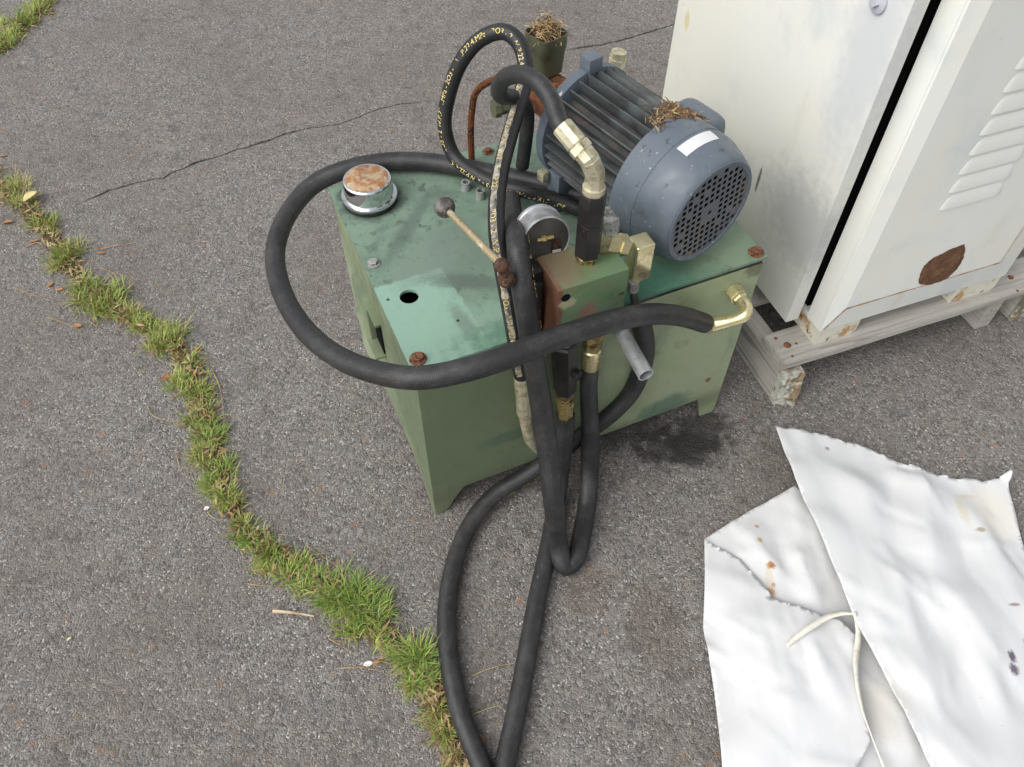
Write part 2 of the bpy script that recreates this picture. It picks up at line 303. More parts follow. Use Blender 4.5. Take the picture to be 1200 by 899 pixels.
# ------------------------------------------------------------------ mesh helpers
def finish(bm, ang=.55, smooth=True):
    bmesh.ops.recalc_face_normals(bm, faces=bm.faces[:])
    for f in bm.faces: f.smooth = smooth
    for e in bm.edges:
        if len(e.link_faces) == 2 and e.calc_face_angle(0) > ang: e.smooth = False
def obj(name, bm, material, parent=None, recalc=True, ang=.55, smooth=True):
    if recalc: finish(bm, ang, smooth)
    me = bpy.data.meshes.new(name); bm.to_mesh(me); bm.free()
    for x in (material if isinstance(material, (list, tuple)) else [material]): me.materials.append(M(x))
    o = bpy.data.objects.new(name, me); col.objects.link(o)
    if parent: o.parent = parent
    return o
def copy(o, parent, loc=None, rot=None, scale=None):
    c = o.copy(); col.objects.link(c); c.parent = parent
    if loc is not None: c.location = loc
    if rot is not None: c.rotation_euler = rot
    if scale is not None: c.scale = scale
    return c
def tag(o, label=None, cat=None, group=None, kind=None):
    for k, v in (('label', label), ('category', cat), ('group', group), ('kind', kind)):
        if v: o[k] = v
    return o
def thing(name, label, cat, loc, rz=0, group=None):
    e = bpy.data.objects.new(name, None); e.empty_display_size = .1; col.objects.link(e)
    e.location = loc; e.rotation_euler = (0, 0, rz)
    return tag(e, label, cat, group)
def nb(): return bmesh.new()
def face(bm, vs_):
    try: return bm.faces.new(vs_)
    except ValueError: return None
def box(bm, lo, hi, bevel=0, seg=2):
    vs_ = [bm.verts.new((x, y, z)) for z in (lo[2], hi[2]) for y in (lo[1], hi[1]) for x in (lo[0], hi[0])]
    fs = [bm.faces.new([vs_[i] for i in q]) for q in ((0, 2, 3, 1), (4, 5, 7, 6), (0, 1, 5, 4), (2, 6, 7, 3), (0, 4, 6, 2), (1, 3, 7, 5))]
    if bevel:
        es = list({e for f in fs for e in f.edges})
        bmesh.ops.bevel(bm, geom=es, offset=bevel, segments=seg, affect='EDGES', profile=.6)
    return fs
def basis(d):
    d = Vector(d).normalized(); a = Vector((0, 0, 1)) if abs(d.z) < .9 else Vector((1, 0, 0))
    x = a.cross(d).normalized(); return x, d.cross(x), d
def lathe(bm, p0, d, prof, n=20, phase=0, caps=True):
    """prof: (distance along d, radius) rings"""
    x, y, d = basis(d); p0 = Vector(p0); rings = []
    for t, r in prof:
        rings.append([bm.verts.new(p0 + d * t + (x * math.cos(phase + 2 * math.pi * k / n) + y * math.sin(phase + 2 * math.pi * k / n)) * r) for k in range(n)])
    for a, b in zip(rings, rings[1:]):
        for k in range(n): bm.faces.new((a[k], a[(k + 1) % n], b[(k + 1) % n], b[k]))
    if caps: bm.faces.new(rings[0][::-1]); bm.faces.new(rings[-1])
def spline(pts, step=.008):
    """centripetal Catmull-Rom through pts, resampled evenly"""
    P = [Vector(p) for p in pts]; P = [P[0] * 2 - P[1]] + P + [P[-1] * 2 - P[-2]]; out = []
    for i in range(1, len(P) - 2):
        p0, p1, p2, p3 = P[i - 1:i + 3]
        t0 = 0; t1 = t0 + max(1e-5, (p1 - p0).length) ** .5; t2 = t1 + max(1e-5, (p2 - p1).length) ** .5; t3 = t2 + max(1e-5, (p3 - p2).length) ** .5
        for k in range(16):
            t = t1 + (t2 - t1) * k / 16
            a1 = p0 * ((t1 - t) / (t1 - t0)) + p1 * ((t - t0) / (t1 - t0)); a2 = p1 * ((t2 - t) / (t2 - t1)) + p2 * ((t - t1) / (t2 - t1)); a3 = p2 * ((t3 - t) / (t3 - t2)) + p3 * ((t - t2) / (t3 - t2))
            b1 = a1 * ((t2 - t) / (t2 - t0)) + a2 * ((t - t0) / (t2 - t0)); b2 = a2 * ((t3 - t) / (t3 - t1)) + a3 * ((t - t1) / (t3 - t1))
            out.append(b1 * ((t2 - t) / (t2 - t1)) + b2 * ((t - t1) / (t2 - t1)))
    out.append(P[-2])
    for _ in range(6):
        out = [out[0]] + [out[i] * .5 + (out[i - 1] + out[i + 1]) * .25 for i in range(1, len(out) - 1)] + [out[-1]]
    cum = [0]
    for a, b in zip(out, out[1:]): cum.append(cum[-1] + (b - a).length)
    n = max(3, int(cum[-1] / step)); res = []; j = 0
    for k in range(n + 1):
        s = cum[-1] * k / n
        while j < len(cum) - 2 and cum[j + 1] < s: j += 1
        f = (s - cum[j]) / max(1e-9, cum[j + 1] - cum[j]); res.append(out[j].lerp(out[j + 1], min(1, f)))
    return res
def frames(path):
    tang = [(path[min(i + 1, len(path) - 1)] - path[max(i - 1, 0)]).normalized() for i in range(len(path))]
    x, y, _ = basis(tang[0]); fr = [(x, y)]
    for i in range(1, len(path)):
        q = tang[i - 1].rotation_difference(tang[i]); x = q @ fr[-1][0]; x = (x - tang[i] * x.dot(tang[i])).normalized()
        fr.append((x, tang[i].cross(x)))
    return tang, fr
def tube(bm, path, r, n=14, caps=True, hollow=0):
    tang, fr = frames(path); uvl = bm.loops.layers.uv.verify(); s = [0]
    for a, b in zip(path, path[1:]): s.append(s[-1] + (b - a).length)
    rr = r if callable(r) else (lambda t: r)
    rings = [[bm.verts.new(p + (x * math.cos(2 * math.pi * k / n) + y * math.sin(2 * math.pi * k / n)) * rr(s[i] / s[-1])) for k in range(n)] for i, (p, (x, y)) in enumerate(zip(path, fr))]
    for i in range(len(rings) - 1):
        for k in range(n):
            f = bm.faces.new((rings[i][k], rings[i][(k + 1) % n], rings[i + 1][(k + 1) % n], rings[i + 1][k]))
            for l, (a, b) in zip(f.loops, ((s[i], k), (s[i], k + 1), (s[i + 1], k + 1), (s[i + 1], k))): l[uvl].uv = (a * 10, b / n)
    if hollow:
        ri = []
        for i in (0, len(path) - 1):
            x, y = fr[i]; ri.append([bm.verts.new(path[i] + (x * math.cos(2 * math.pi * k / n) + y * math.sin(2 * math.pi * k / n)) * hollow) for k in range(n)])
        for k in range(n):
            a, b = k, (k + 1) % n
            bm.faces.new((rings[0][b], rings[0][a], ri[0][a], ri[0][b])); bm.faces.new((rings[-1][a], rings[-1][b], ri[1][b], ri[1][a]))
            bm.faces.new((ri[0][b], ri[0][a], ri[1][a], ri[1][b]))
    elif caps: bm.faces.new(rings[0][::-1]); bm.faces.new(rings[-1])
    return rings
def cdt(outer, holes=(), extra=()):
    """triangles inside outline, outside the holes: returns points, triangles"""
    vs_ = [Vector((p[0], p[1])) for p in outer]; ed = [(i, (i + 1) % len(outer)) for i in range(len(outer))]
    for h in holes:
        b = len(vs_); vs_ += [Vector((p[0], p[1])) for p in h]; ed += [(b + i, b + (i + 1) % len(h)) for i in range(len(h))]
    vs_ += [Vector((p[0], p[1])) for p in extra]
    r = delaunay_2d_cdt(vs_, ed, [], 1, 1e-7)
    def inside(q, h):
        c_ = False
        for (x1, y1), (x2, y2) in zip(h, list(h[1:]) + [h[0]]):
            if (y1 > q[1]) != (y2 > q[1]) and q[0] < (x2 - x1) * (q[1] - y1) / (y2 - y1) + x1: c_ = not c_
        return c_
    boxes = [(min(p[0] for p in h), max(p[0] for p in h), min(p[1] for p in h), max(p[1] for p in h)) for h in holes]
    F_ = []
    for f in r[2]:
        q = ((r[0][f[0]] + r[0][f[1]] + r[0][f[2]]) / 3)
        if not any(b[0] <= q[0] <= b[1] and b[2] <= q[1] <= b[3] and inside(q, h) for b, h in zip(boxes, holes)): F_.append(f)
    return r[0], F_, None
def plate(bm, outer, holes, z0, z1, fmap=lambda x, y, z: (x, y, z)):
    """a flat plate with holes through it"""
    P, F, _ = cdt(outer, holes)
    top = [bm.verts.new(fmap(p[0], p[1], z1)) for p in P]; bot = [bm.verts.new(fmap(p[0], p[1], z0)) for p in P]
    cnt = {}
    for f in F:
        if not face(bm, [top[i] for i in f]): continue
        face(bm, [bot[i] for i in reversed(f)])
        for a, b in zip(f, list(f[1:]) + [f[0]]): cnt.setdefault((min(a, b), max(a, b)), []).append((a, b))
    for k, v in cnt.items():
        if len(v) == 1:
            a, b = v[0]; bm.faces.new((top[b], top[a], bot[a], bot[b]))
def circle(cx, cy, r, n=24, ph=0): return [(cx + r * math.cos(ph + 2 * math.pi * k / n), cy + r * math.sin(ph + 2 * math.pi * k / n)) for k in range(n)]

def lettering(hose, path, r, text, s0, size, look, off=0, flip=False, wear=.22):
    """printed characters wrapped round a hose: x runs along it, y round it"""
    cu = bpy.data.curves.new('lettering', 'FONT'); cu.body = text; cu.size = size; cu.resolution_u = 2
    to = bpy.data.objects.new('lettering_source', cu); col.objects.link(to)
    dg = bpy.context.evaluated_depsgraph_get(); me = bpy.data.meshes.new_from_object(to.evaluated_get(dg))
    bpy.data.objects.remove(to); bpy.data.curves.remove(cu)
    tang, fr = frames(path); cum = [0]
    for a, b in zip(path, path[1:]): cum.append(cum[-1] + (b - a).length)
    def at(s):
        s = min(max(s, 0), cum[-1] - 1e-6); j = min(int(s / cum[-1] * (len(path) - 1)), len(path) - 2); f = (s - cum[j]) / (cum[j + 1] - cum[j])
        return path[j].lerp(path[j + 1], f), fr[j][0].lerp(fr[j + 1][0], f).normalized(), fr[j][1].lerp(fr[j + 1][1], f).normalized()
    sm = s0 if not isinstance(s0, tuple) else s0[0]
    p, x, y = at(look[1]); d = Vector(look[0]) - p; th = math.atan2(d.dot(y), d.dot(x)) + off
    sg = -1 if flip else 1
    b2_ = bmesh.new(); b2_.from_mesh(me)
    bmesh.ops.delete(b2_, geom=[v for v in b2_.verts if not .012 < sm + sg * v.co.x < cum[-1] - .012 or noise.noise(Vector((v.co.x * 55, v.co.y * 120, size * 900))) > wear], context='VERTS'); b2_.to_mesh(me); b2_.free()
    for v in me.vertices:
        p, x, y = at(sm + sg * v.co.x); a = th - sg * (v.co.y - size * .35) / r
        v.co = p + (x * math.cos(a) + y * math.sin(a)) * (r + .0006)
    o = bpy.data.objects.new('lettering', me); col.objects.link(o); me.materials.clear(); me.materials.append(M('print')); o.parent = hose
    return o

# ------------------------------------------------------------------ ground
def jagged(pts, step, amp, seed):
    out = []
    for a, b in zip(pts, pts[1:]):
        a = Vector(a); b = Vector(b); n = max(1, int((b - a).length / step))
        for k in range(n):
            p = a.lerp(b, k / n); q = noise.noise_vector(Vector((p.x * 40, p.y * 40, seed))) * amp
            out.append(Vector((p.x + q.x, p.y + q.y)))
    out.append(Vector(pts[-1][:2])); return out
def crack_loop(px, w0, seed):
    c = jagged([G(u, v) for u, v in px], .012, .006, seed); n = len(c); L, Rr = [], []
    for i, p in enumerate(c):
        t = (c[min(i + 1, n - 1)] - c[max(i - 1, 0)]).normalized(); nn = Vector((-t.y, t.x))
        ww = w0 * min(1, i / 6, (n - 1 - i) / 6) * (.35 + 1.1 * abs(noise.noise(Vector((p.x * 14, p.y * 14, seed + 3))))) + .0003
        L.append(p + nn * ww); Rr.append(p - nn * ww)
    return [(p.x, p.y) for p in L + Rr[::-1]]
cracks = [crack_loop([(83, 243), (130, 222), (150, 217), (192, 208), (225, 192), (260, 182), (320, 162), (350, 152), (400, 145), (450, 126), (510, 116)], .0052, 1),
          crack_loop([(655, 60), (700, 53), (730, 47), (760, 38), (796, 26), (830, 10)], .0058, 5)]
bm = nb(); S = 60
P, F, _ = cdt([(-S, -S), (S, -S), (S, S), (-S, S)], cracks)
vv = [bm.verts.new((p[0], p[1], 0)) for p in P]; cnt = {}
for f in F:
    if not face(bm, [vv[i] for i in f]): continue
    for a, b in zip(f, list(f[1:]) + [f[0]]): cnt.setdefault((min(a, b), max(a, b)), []).append((a, b))
for k, v in cnt.items():
    if len(v) == 1 and abs(P[v[0][0]][0]) < 50:
        a, b = v[0]; va = bm.verts.new((*P[a], -.015)); vb = bm.verts.new((*P[b], -.015)); bm.faces.new((vv[b], vv[a], va, vb))
for f in bm.faces: f.smooth = False
ground = obj('ground', bm, 'asphalt', recalc=False); tag(ground, 'weathered grey asphalt with fine cracks', kind='structure')
bm = nb(); box(bm, (-3, -1, -.03), (3, 6, -.012)); sub = obj('crack_bed', bm, 'crack'); tag(sub, kind='structure')

# ------------------------------------------------------------------ hydraulic power unit
W_, D_, ZL = .6735, .4987, .476
unit = thing('hydraulic_power_unit', 'green hydraulic power unit with blue grey motor and looping black hoses', 'hydraulic unit', TK.o, TK.a)

# tank: four folded plates with feet, floor plate inside
FY, LX, RX, BY = .0012, .004, .669, .496
bm = nb()
def front_outline():
    pts = [(LX, 0), (LX + .012, 0), (LX + .030, .014), (LX + .046, .045), (LX + .066, .074), (RX - .055, .074), (RX - .036, .002), (RX - .004, 0), (RX, .012), (RX, ZL - .016), (LX, ZL - .016)]
    return pts
plate(bm, front_outline(), [], 0, .004, lambda x, y, z: (x, FY + .004 - z, y))
plate(bm, front_outline(), [], 0, .004, lambda x, y, z: (x, BY - z, y))
def side(x0, lean):
    o = [(FY + .004, 0), (FY + .03, 0), (FY + .07, .03), (FY + .10, .055), (BY - .10, .055), (BY - .03, 0), (BY - .004, 0), (BY - .004, ZL - .016), (FY + .004, ZL - .016)]
    plate(bm, o, [], 0, .004, lambda a, b, z: (x0 + z + lean * (1 - b / ZL) * max(0, (a - .05) / .4), a, b))
side(LX, 0); side(RX - .004, 0)
box(bm, (LX + .004, FY + .004, .08), (RX - .004, BY - .004, .085))
box(bm, (LX + .004, FY + .0045, ZL - .03), (RX - .004, FY + .03, ZL - .0165)); box(bm, (LX + .004, BY - .03, ZL - .03), (RX - .004, BY - .0045, ZL - .0165))
tank = obj('tank', bm, 'tank', unit)
bm = nb(); plate(bm, [(LX + .002, FY + .0015), (RX - .002, FY + .0015), (RX - .002, BY - .004), (LX + .002, BY - .004)], [[(LX + .03, FY + .03), (RX - .03, FY + .03), (RX - .03, BY - .03), (LX + .03, BY - .03)]], ZL - .0158, ZL - .0062); obj('gasket_gap_shade', bm, 'black', tank)  # gasket kept flush, its black also paints the shadow line under the lid
# channel iron on the left side, open at its lower end
bm = nb()
def sx(y, z): return LX - .0 * (1 - z / ZL) * max(0, (y - .05) / .4)
for (y0, y1, z0, z1, d) in ((.225, .375, .352, .358, .012), (.225, .375, .262, .268, .022), (.275, .375, .2685, .3515, .014)):
    box(bm, (sx(.3, .29) - d, y0, z0), (sx(.3, .29) + .004, y1, z1), .001)
obj('side_channel', bm, 'tank', tank)
bm = nb(); box(bm, (sx(.3, .29) - .003, .228, .2695), (sx(.3, .29) + .003, .274, .3505)); obj('channel_shade', bm, 'dark', tank)  # near-black slab painting the shade inside the channel's open end

# lid with drilled holes
hc = T(479.5, 347.5, z=ZL); h1 = T(455, 351, z=ZL); h2 = T(537, 375.6, z=ZL)
bm = nb()
plate(bm, [(0, 0), (W_, 0), (W_, D_), (0, D_)], [circle(hc.x, hc.y, .0165, 28), circle(h1.x, h1.y, .0032, 10), circle(h2.x, h2.y, .0032, 10)], ZL - .006, ZL)
lid = obj('lid', bm, 'lid', unit)
bm = nb(); box(bm, (LX + .006, FY + .006, .0855), (RX - .006, BY - .006, .25)); obj('oil', bm, 'dark', tank)
def bolt_mesh(r, hgt, m, washer=True):
    bm = nb()
    if washer: lathe(bm, (0, 0, 0), (0, 0, 1), [(0, r * 1.45), (.0018, r * 1.45)], 18)
    lathe(bm, (0, 0, .0018), (0, 0, 1), [(0, r), (hgt * .8, r), (hgt, r * .82)], 6)
    return obj('bolt', bm, m, lid)
b1 = bolt_mesh(.010, .008, 'rust_light'); b1.location = T(490, 421, z=ZL)
copy(b1, lid, T(886, 296, z=ZL), (0, 0, .4)); copy(b1, lid, T(572, 178, z=ZL), (0, 0, .9), (.8, .8, .8))
b2 = bolt_mesh(.0085, .006, 'bolt_grey'); b2.location = T(438, 309, z=ZL); b2.rotation_euler = (0, 0, .3)
for k, (u, v) in enumerate(((546, 222), (563, 232))):
    bm = nb(); p = T(u, v, z=ZL); tube(bm, [p, p + Vector((0, 0, .009)), p + Vector((0, 0, .018))], .009, 16, hollow=.0055)
    obj('port_stub', bm, 'bolt_grey' if k else 'steel', lid)

# chrome filler cap
cc = T(434, 234, z=ZL)
bm = nb(); lathe(bm, cc, (0, 0, 1), [(.0005, .052), (.008, .052), (.010, .050)], 40); cap_g = obj('filler_neck', bm, 'black', unit)
bm = nb(); prof = [(.010, .046), (.0105, .0525), (.013, .0535), (.0155, .0525), (.016, .0475), (.046, .0455), (.0495, .0445), (.051, .042), (.0505, .0405)]
lathe(bm, cc, (0, 0, 1), prof, 44); cap = obj('filler_cap', bm, 'chrome', unit, ang=.9)
bm = nb(); lathe(bm, cc, (0, 0, 1), [(.0506, .0402), (.0512, .039), (.0512, .002)], 40); obj('cap_top', bm, 'cap_top', cap)

# motor --------------------------------------------------------------
AZ = .2441
mo_loc = Vector((.536, .023, .607))
bm = nb()
lathe(bm, (0, .112, 0), (0, 1, 0), [(0, .081), (.195, .081)], 48)
motor = obj('motor', bm, 'fin_base', unit); motor.location = mo_loc; motor.rotation_euler = (0, 0, AZ)
# fins
bm = nb(); y0, y1 = .116, .302
vs_ = []
for (t, r_) in ((.0036, .079), (.0025, .1075), (.0012, .1095)):
    vs_.append([bm.verts.new((sx_ * t, yy, r_ - (.004 if yy == y0 or yy == y1 else 0) * (r_ > .1))) for yy in (y0, y1) for sx_ in (-1, 1)])
for a, b in zip(vs_, vs_[1:]):
    for i, j in ((0, 1), (1, 3), (3, 2), (2, 0)): bm.faces.new((a[i], a[j], b[j], b[i]))
bm.faces.new([vs_[-1][i] for i in (0, 1, 3, 2)]); bm.faces.new([vs_[0][i] for i in (2, 3, 1, 0)])
fin = obj('fin', bm, 'fin', motor); NF = 30; first = True
for k in range(NF):
    a = 2 * math.pi * (k + .5) / NF
    if abs(a - math.pi) < R(42): continue
    if R(75) < a < R(118): continue
    if first: fin.rotation_euler = (0, a, 0); first = False
    else: copy(fin, motor, None, (0, a, 0))
# fan cover: shroud + flat face with square holes
bm = nb()
prof = [(.0, .0945), (.003, .0970), (.010, .1000), (.026, .1055), (.040, .1098), (.047, .1112), (.054, .1118), (.068, .1120), (.0685, .1130), (.114, .1132), (.120, .1132), (.1205, .109), (.05, .107), (.012, .096)]
lathe(bm, (0, 0, 0), (0, 1, 0), prof, 64, caps=False)
cover = obj('fan_cover', bm, 'motor', motor, ang=.8)
holes = []; pitch = .0124; ca, sa = math.cos(R(6)), math.sin(R(6))
for i in range(-9, 10):
    for j in range(-9, 10):
        x, y = i * pitch, j * pitch; x, y = x * ca - y * sa, x * sa + y * ca; rr = math.hypot(x, y)
        if .024 < rr < .083 and random.random() > .06:
            a = math.degrees(math.atan2(y, x)) % 90
            s_ = .0043
            holes.append([(x + (cx * ca - cy * sa) * s_, y + (cx * sa + cy * ca) * s_) for cx, cy in ((-1, -1), (1, -1), (1, 1), (-1, 1))])
holes.append(circle(0, 0, .0045, 10))
bm = nb(); plate(bm, circle(0, 0, .0943, 64), holes, -.0002, .0010, lambda x, y, z: (x, -z, y)); grille = obj('fan_grille', bm, 'grille', motor)
bm = nb(); lathe(bm, (0, -.0015, 0), (0, -1, 0), [(0, .0945), (.002, .0925), (.002, .086), (0, .0845)], 64, caps=False); obj('grille_rim', bm, 'motor', motor)
bm = nb(); lathe(bm, (0, .014, 0), (0, 1, 0), [(0, .088), (.02, .088)], 40); obj('fan', bm, 'dark', motor)
# white sticker over the shoulder of the cover
bm = nb(); rings = []
for k in range(17):
    a = R(-20 + 38 * k / 16)
    rings.append([bm.verts.new((math.sin(a) * r_, y_, math.cos(a) * r_)) for y_, r_ in ((.040, .1103), (.047, .1117), (.054, .1123), (.062, .1125))])
for a, b in zip(rings, rings[1:]):
    for i in range(3): bm.faces.new((a[i], a[i + 1], b[i + 1], b[i]))
obj('sticker', bm, 'sticker', motor)
# end bell, lifting lug, feet, terminal box
bm = nb(); lathe(bm, (0, .303, 0), (0, 1, 0), [(0, .098), (.002, .108), (.020, .108), (.038, .085), (.048, .06)], 40); obj('end_bell', bm, 'motor', motor)
bm = nb(); box(bm, (-.013, .300, .103), (.017, .326, .130), .002); obj('lug', bm, 'motor', motor)
for y in (.13, .285):
    for s_ in (-1, 1):
        bm = nb(); box(bm, (min(s_ * .06, s_ * .125), y - .022, -.131 + .0005), (max(s_ * .06, s_ * .125), y + .022, -.118), .002)
        box(bm, (min(s_ * .06, s_ * .095), y - .016, -.1185), (max(s_ * .06, s_ * .095), y + .016, -.055), .002); ft = obj('foot', bm, 'motor', motor)
        bm = nb(); lathe(bm, (s_ * .111, y, -.118), (0, 0, 1), [(0, .012), (.002, .012), (.002, .009), (.011, .009)], 6); obj('foot_bolt', bm, 'bolt_grey', motor)
bm = nb(); box(bm, (.080, .100, -.02), (.142, .200, .068), .026, 5); obj('terminal_box', bm, 'motor', motor)
bm = nb(); box(bm, (-.112, .294, -.075), (-.098, .312, -.055), .002); obj('bell_boss', bm, 'brass_pale', motor)

# pump behind the motor, with the open olive cup on top
bm = nb(); pc_ = Vector((0, .343, 0))
lathe(bm, pc_, (0, 1, 0), [(0, .058), (.03, .058), (.032, .042), (.12, .042), (.125, .034)], 24); pump = obj('pump', bm, 'rust', unit); pump.location = mo_loc; pump.rotation_euler = (0, 0, AZ)
cupc = Vector((.432, .445, .652))
bm = nb(); rot = Matrix.Rotation(.25, 3, 'Z')
def sq(h, s_, z):
    o = []
    for cx, cy in ((-1, -1), (1, -1), (1, 1), (-1, 1)):
        for k in range(4):
            a = math.atan2(cy, cx) - R(45) + R(90) * k / 3
            o.append(cupc + rot @ Vector((cx * (s_ - h) + math.cos(a) * h, cy * (s_ - h) + math.sin(a) * h, z)))
    return o
loops = [[bm.verts.new(p) for p in sq(h, s_, z)] for h, s_, z in ((.012, .026, 0), (.012, .029, .045), (.012, .030, .047), (.012, .0315, .074), (.010, .0290, .074), (.010, .027, .055))]
for a, b in zip(loops, loops[1:]):
    for k in range(16): bm.faces.new((a[k], a[(k + 1) % 16], b[(k + 1) % 16], b[k]))
bm.faces.new(loops[0][::-1]); bm.faces.new(loops[-1]); cup = obj('cup', bm, 'olive', unit)
# brass port fitting behind the motor
bm = nb(); p = T(722, 76, y=.50)
tube(bm, spline([p + Vector((-.09, -.01, -.06)), p + Vector((-.03, 0, -.05)), p + Vector((-.006, 0, -.03)), p], .006), .011, 12); pf = obj('port_fitting', bm, 'brass_pale', unit)
bm = nb(); lathe(bm, p - Vector((0, 0, .004)), (.1, 0, 1), [(0, .017), (.018, .017), (.020, .0145)], 6); lathe(bm, p + Vector((.002, 0, .016)), (.1, 0, 1), [(0, .0155), (.012, .0155)], 20); obj('port_nut', bm, 'brass_pale', pf)
# rusted steel tube up to the pump
bm = nb(); a = T(553, 190, z=ZL)
tube(bm, spline([a, a + Vector((0, 0, .06)), T(553, 130, y=a.y), T(558, 108, y=a.y), T(575, 95, y=a.y - .01), T(600, 92, y=a.y - .02), T(640, 110, y=.42)], .006), .0065, 10); obj('steel_tube', bm, 'rust', unit)

# valve block and what is screwed into it
bx0, bx1, by0, by1, bz0, bz1 = .226, .347, -.05, .030, .4775, .617
bm = nb(); box(bm, (bx0, by0, bz0), (bx1, by1, bz1), .0025); block = obj('valve_block', bm, 'block', unit)
bm = nb(); q = T(663, 349, y=by0 - .0004); lathe(bm, (q.x, by0 - .0004, q.z), (0, -1, 0), [(0, .0075), (.0006, .0075)], 16); obj('block_port', bm, 'dark', block)
hx = Vector((.296, -.004, 0))
bm = nb(); lathe(bm, hx + Vector((0, 0, bz1 + .0004)), (0, 0, 1), [(0, .015), (.012, .015), (.0121, .0205), (.075, .0205), (.0755, .0195), (.078, .0195), (.0785, .0205), (.126, .0205), (.130, .018)], 6, R(20))
cart = obj('relief_valve', bm, 'black_iron', unit)
bm = nb(); lathe(bm, hx + Vector((0, 0, bz1 + .0003)), (0, 0, 1), [(0, .0185), (.009, .0185), (.0105, .0165)], 6); obj('valve_nut', bm, 'brass_dark', cart)
zt = bz1 + .130
bm = nb(); lathe(bm, hx + Vector((0, 0, zt)), (0, 0, 1), [(0, .0165), (.010, .0165), (.0105, .0145)], 24)
e0 = hx + Vector((0, 0, zt + .010)); fe = T(671, 163, y=.025); e1 = T(690, 186, y=-.002)
tube(bm, [e0, e0 + Vector((0, 0, .012)), e0 + Vector((0, 0, .022)), e1], .0145, 8); tube(bm, [e1 + (e0 + Vector((0, 0, .022)) - e1) * .3, e1, e1.lerp(fe, .6)], .0145, 8)
elb = obj('elbow', bm, 'brass_pale', unit)
dn = (fe - e1).normalized()
bm = nb(); lathe(bm, e1.lerp(fe, .35), dn, [(0, .0172), (.011, .0172), (.012, .0148)], 6); lathe(bm, e1.lerp(fe, .35) + dn * .012, dn, [(0, .0140), (.002, .0155), (.032, .0150), (.034, .0140)], 10); obj('crimp_nut', bm, 'brass_pale', elb)
fe2 = e1.lerp(fe, .35) + dn * .040

# pressure gauge seen from its back
gc = Vector((.246, .036, .640)); gd = Vector((-.10, -1, .26)).normalized()
bm = nb(); lathe(bm, gc - gd * .034, gd, [(-.012, .036), (-.010, .0398), (-.006, .0398), (-.0055, .038), (.027, .038), (.029, .0390), (.034, .0386), (.0345, .0365), (.032, .0355)], 48); gauge = obj('pressure_gauge', bm, 'steel_bright', unit)
bm = nb(); lathe(bm, gc - gd * .0019, gd, [(0, .036), (.0012, .0355), (.0014, .001)], 40); gb = obj('gauge_back', bm, 'gauge_face', gauge)
gx, gy, _ = basis(gd)
bm = nb(); c0 = gc + gd * .0 + gx * .004
p_a = gc + gx * .010 + gy * .004; p_b = gc - gx * .016 + gy * .004
lathe(bm, p_a + gd * .002, (p_b - p_a), [(0, .0035), (.012, .0035), (.0121, .0052), (.018, .0052), (.0181, .003), ((p_b - p_a).length, .003)], 6); obj('gauge_screw', bm, 'brass_dark', gauge)
bm = nb(); pp = [gc + gd * .0006 + gx * a + gy * b for a, b in ((.006, -.024), (.022, -.024), (.022, -.002), (.006, -.002))]
f = bm.faces.new([bm.verts.new(v) for v in pp]); 
bmesh.ops.solidify(bm, geom=[f], thickness=.002); obj('gauge_label', bm, 'rust_dark', gauge)
bm = nb(); pp = [gc + gd * .0026 + gx * a + gy * b for a, b in ((.007, -.0235), (.021, -.0235), (.021, -.0185), (.007, -.0185))]
f = bm.faces.new([bm.verts.new(v) for v in pp]); bmesh.ops.solidify(bm, geom=[f], thickness=.0008); obj('label_strip', bm, 'sticker', gauge)
bm = nb(); lathe(bm, gc - gd * .017 - Vector((0, 0, .0345)), (0, 0, -1), [(0, .008), (.02, .008)], 6); obj('gauge_stem', bm, 'brass_dark', gauge)

# tee and elbow at the right of the block, thin tube running down
ta = T(708, 284, y=.004); tb = T(744, 290, y=.004)
bm = nb(); dx = (tb - ta).normalized(); lathe(bm, ta, dx, [(0, .0175), (.020, .0175), (.0205, .0160), (.026, .0160), (.0265, .0190), (.042, .0190), (.044, .0165)], 6, R(10)); tee = obj('tee_fitting', bm, 'brass', unit)
bm = nb(); lathe(bm, ta + Vector((.012, .004, .012)), (-.05, .35, 1), [(0, .013), (.008, .013), (.012, .0155), (.024, .0155), (.030, .008), (.036, .008), (.037, .0045), (.042, .0045)], 6); obj('bleed_nipple', bm, 'bolt_grey', tee)
ec = tb + dx * .014
bm = nb(); box(bm, (ec.x - .018, ec.y - .017, ec.z - .060), (ec.x + .016, ec.y + .017, ec.z + .019), .005, 3); obj('elbow_block', bm, 'brass', tee)
tl = T(743, 330, y=-.012)
bm = nb(); lathe(bm, tl, (.0, -.05, -1), [(0, .0095), (.02, .0095), (.0205, .008), (.026, .008)], 6); obj('tube_nut', bm, 'bolt_grey', tee)

# manual valve behind the hoses with its lever
bm = nb(); box(bm, (.188, .000, ZL + .001), (.2245, .055, .615), .004); box(bm, (.192, -.012, .50), (.220, .0005, .60), .003); mv = obj('spool_valve', bm, 'black_iron', unit)
jb = T(588, 311, y=-.034); jb2 = T(593, 327, y=-.034)
bm = nb(); bmesh.ops.create_icosphere(bm, subdivisions=2, radius=.0115, matrix=Matrix.Translation(jb)); bmesh.ops.create_icosphere(bm, subdivisions=2, radius=.0125, matrix=Matrix.Translation(jb2) @ Matrix.Scale(1.25, 4, (0, 0, 1)))
lathe(bm, jb, (jb2 - jb), [(0, .008), ((jb2 - jb).length, .009)], 8); lathe(bm, jb2, Vector((.200, -.008, .60)) - jb2, [(0, .009), ((Vector((.200, -.008, .60)) - jb2).length, .010)], 8)
obj('lever_joint', bm, 'rust_dark', mv)
kb = T(525, 247, z=.655)
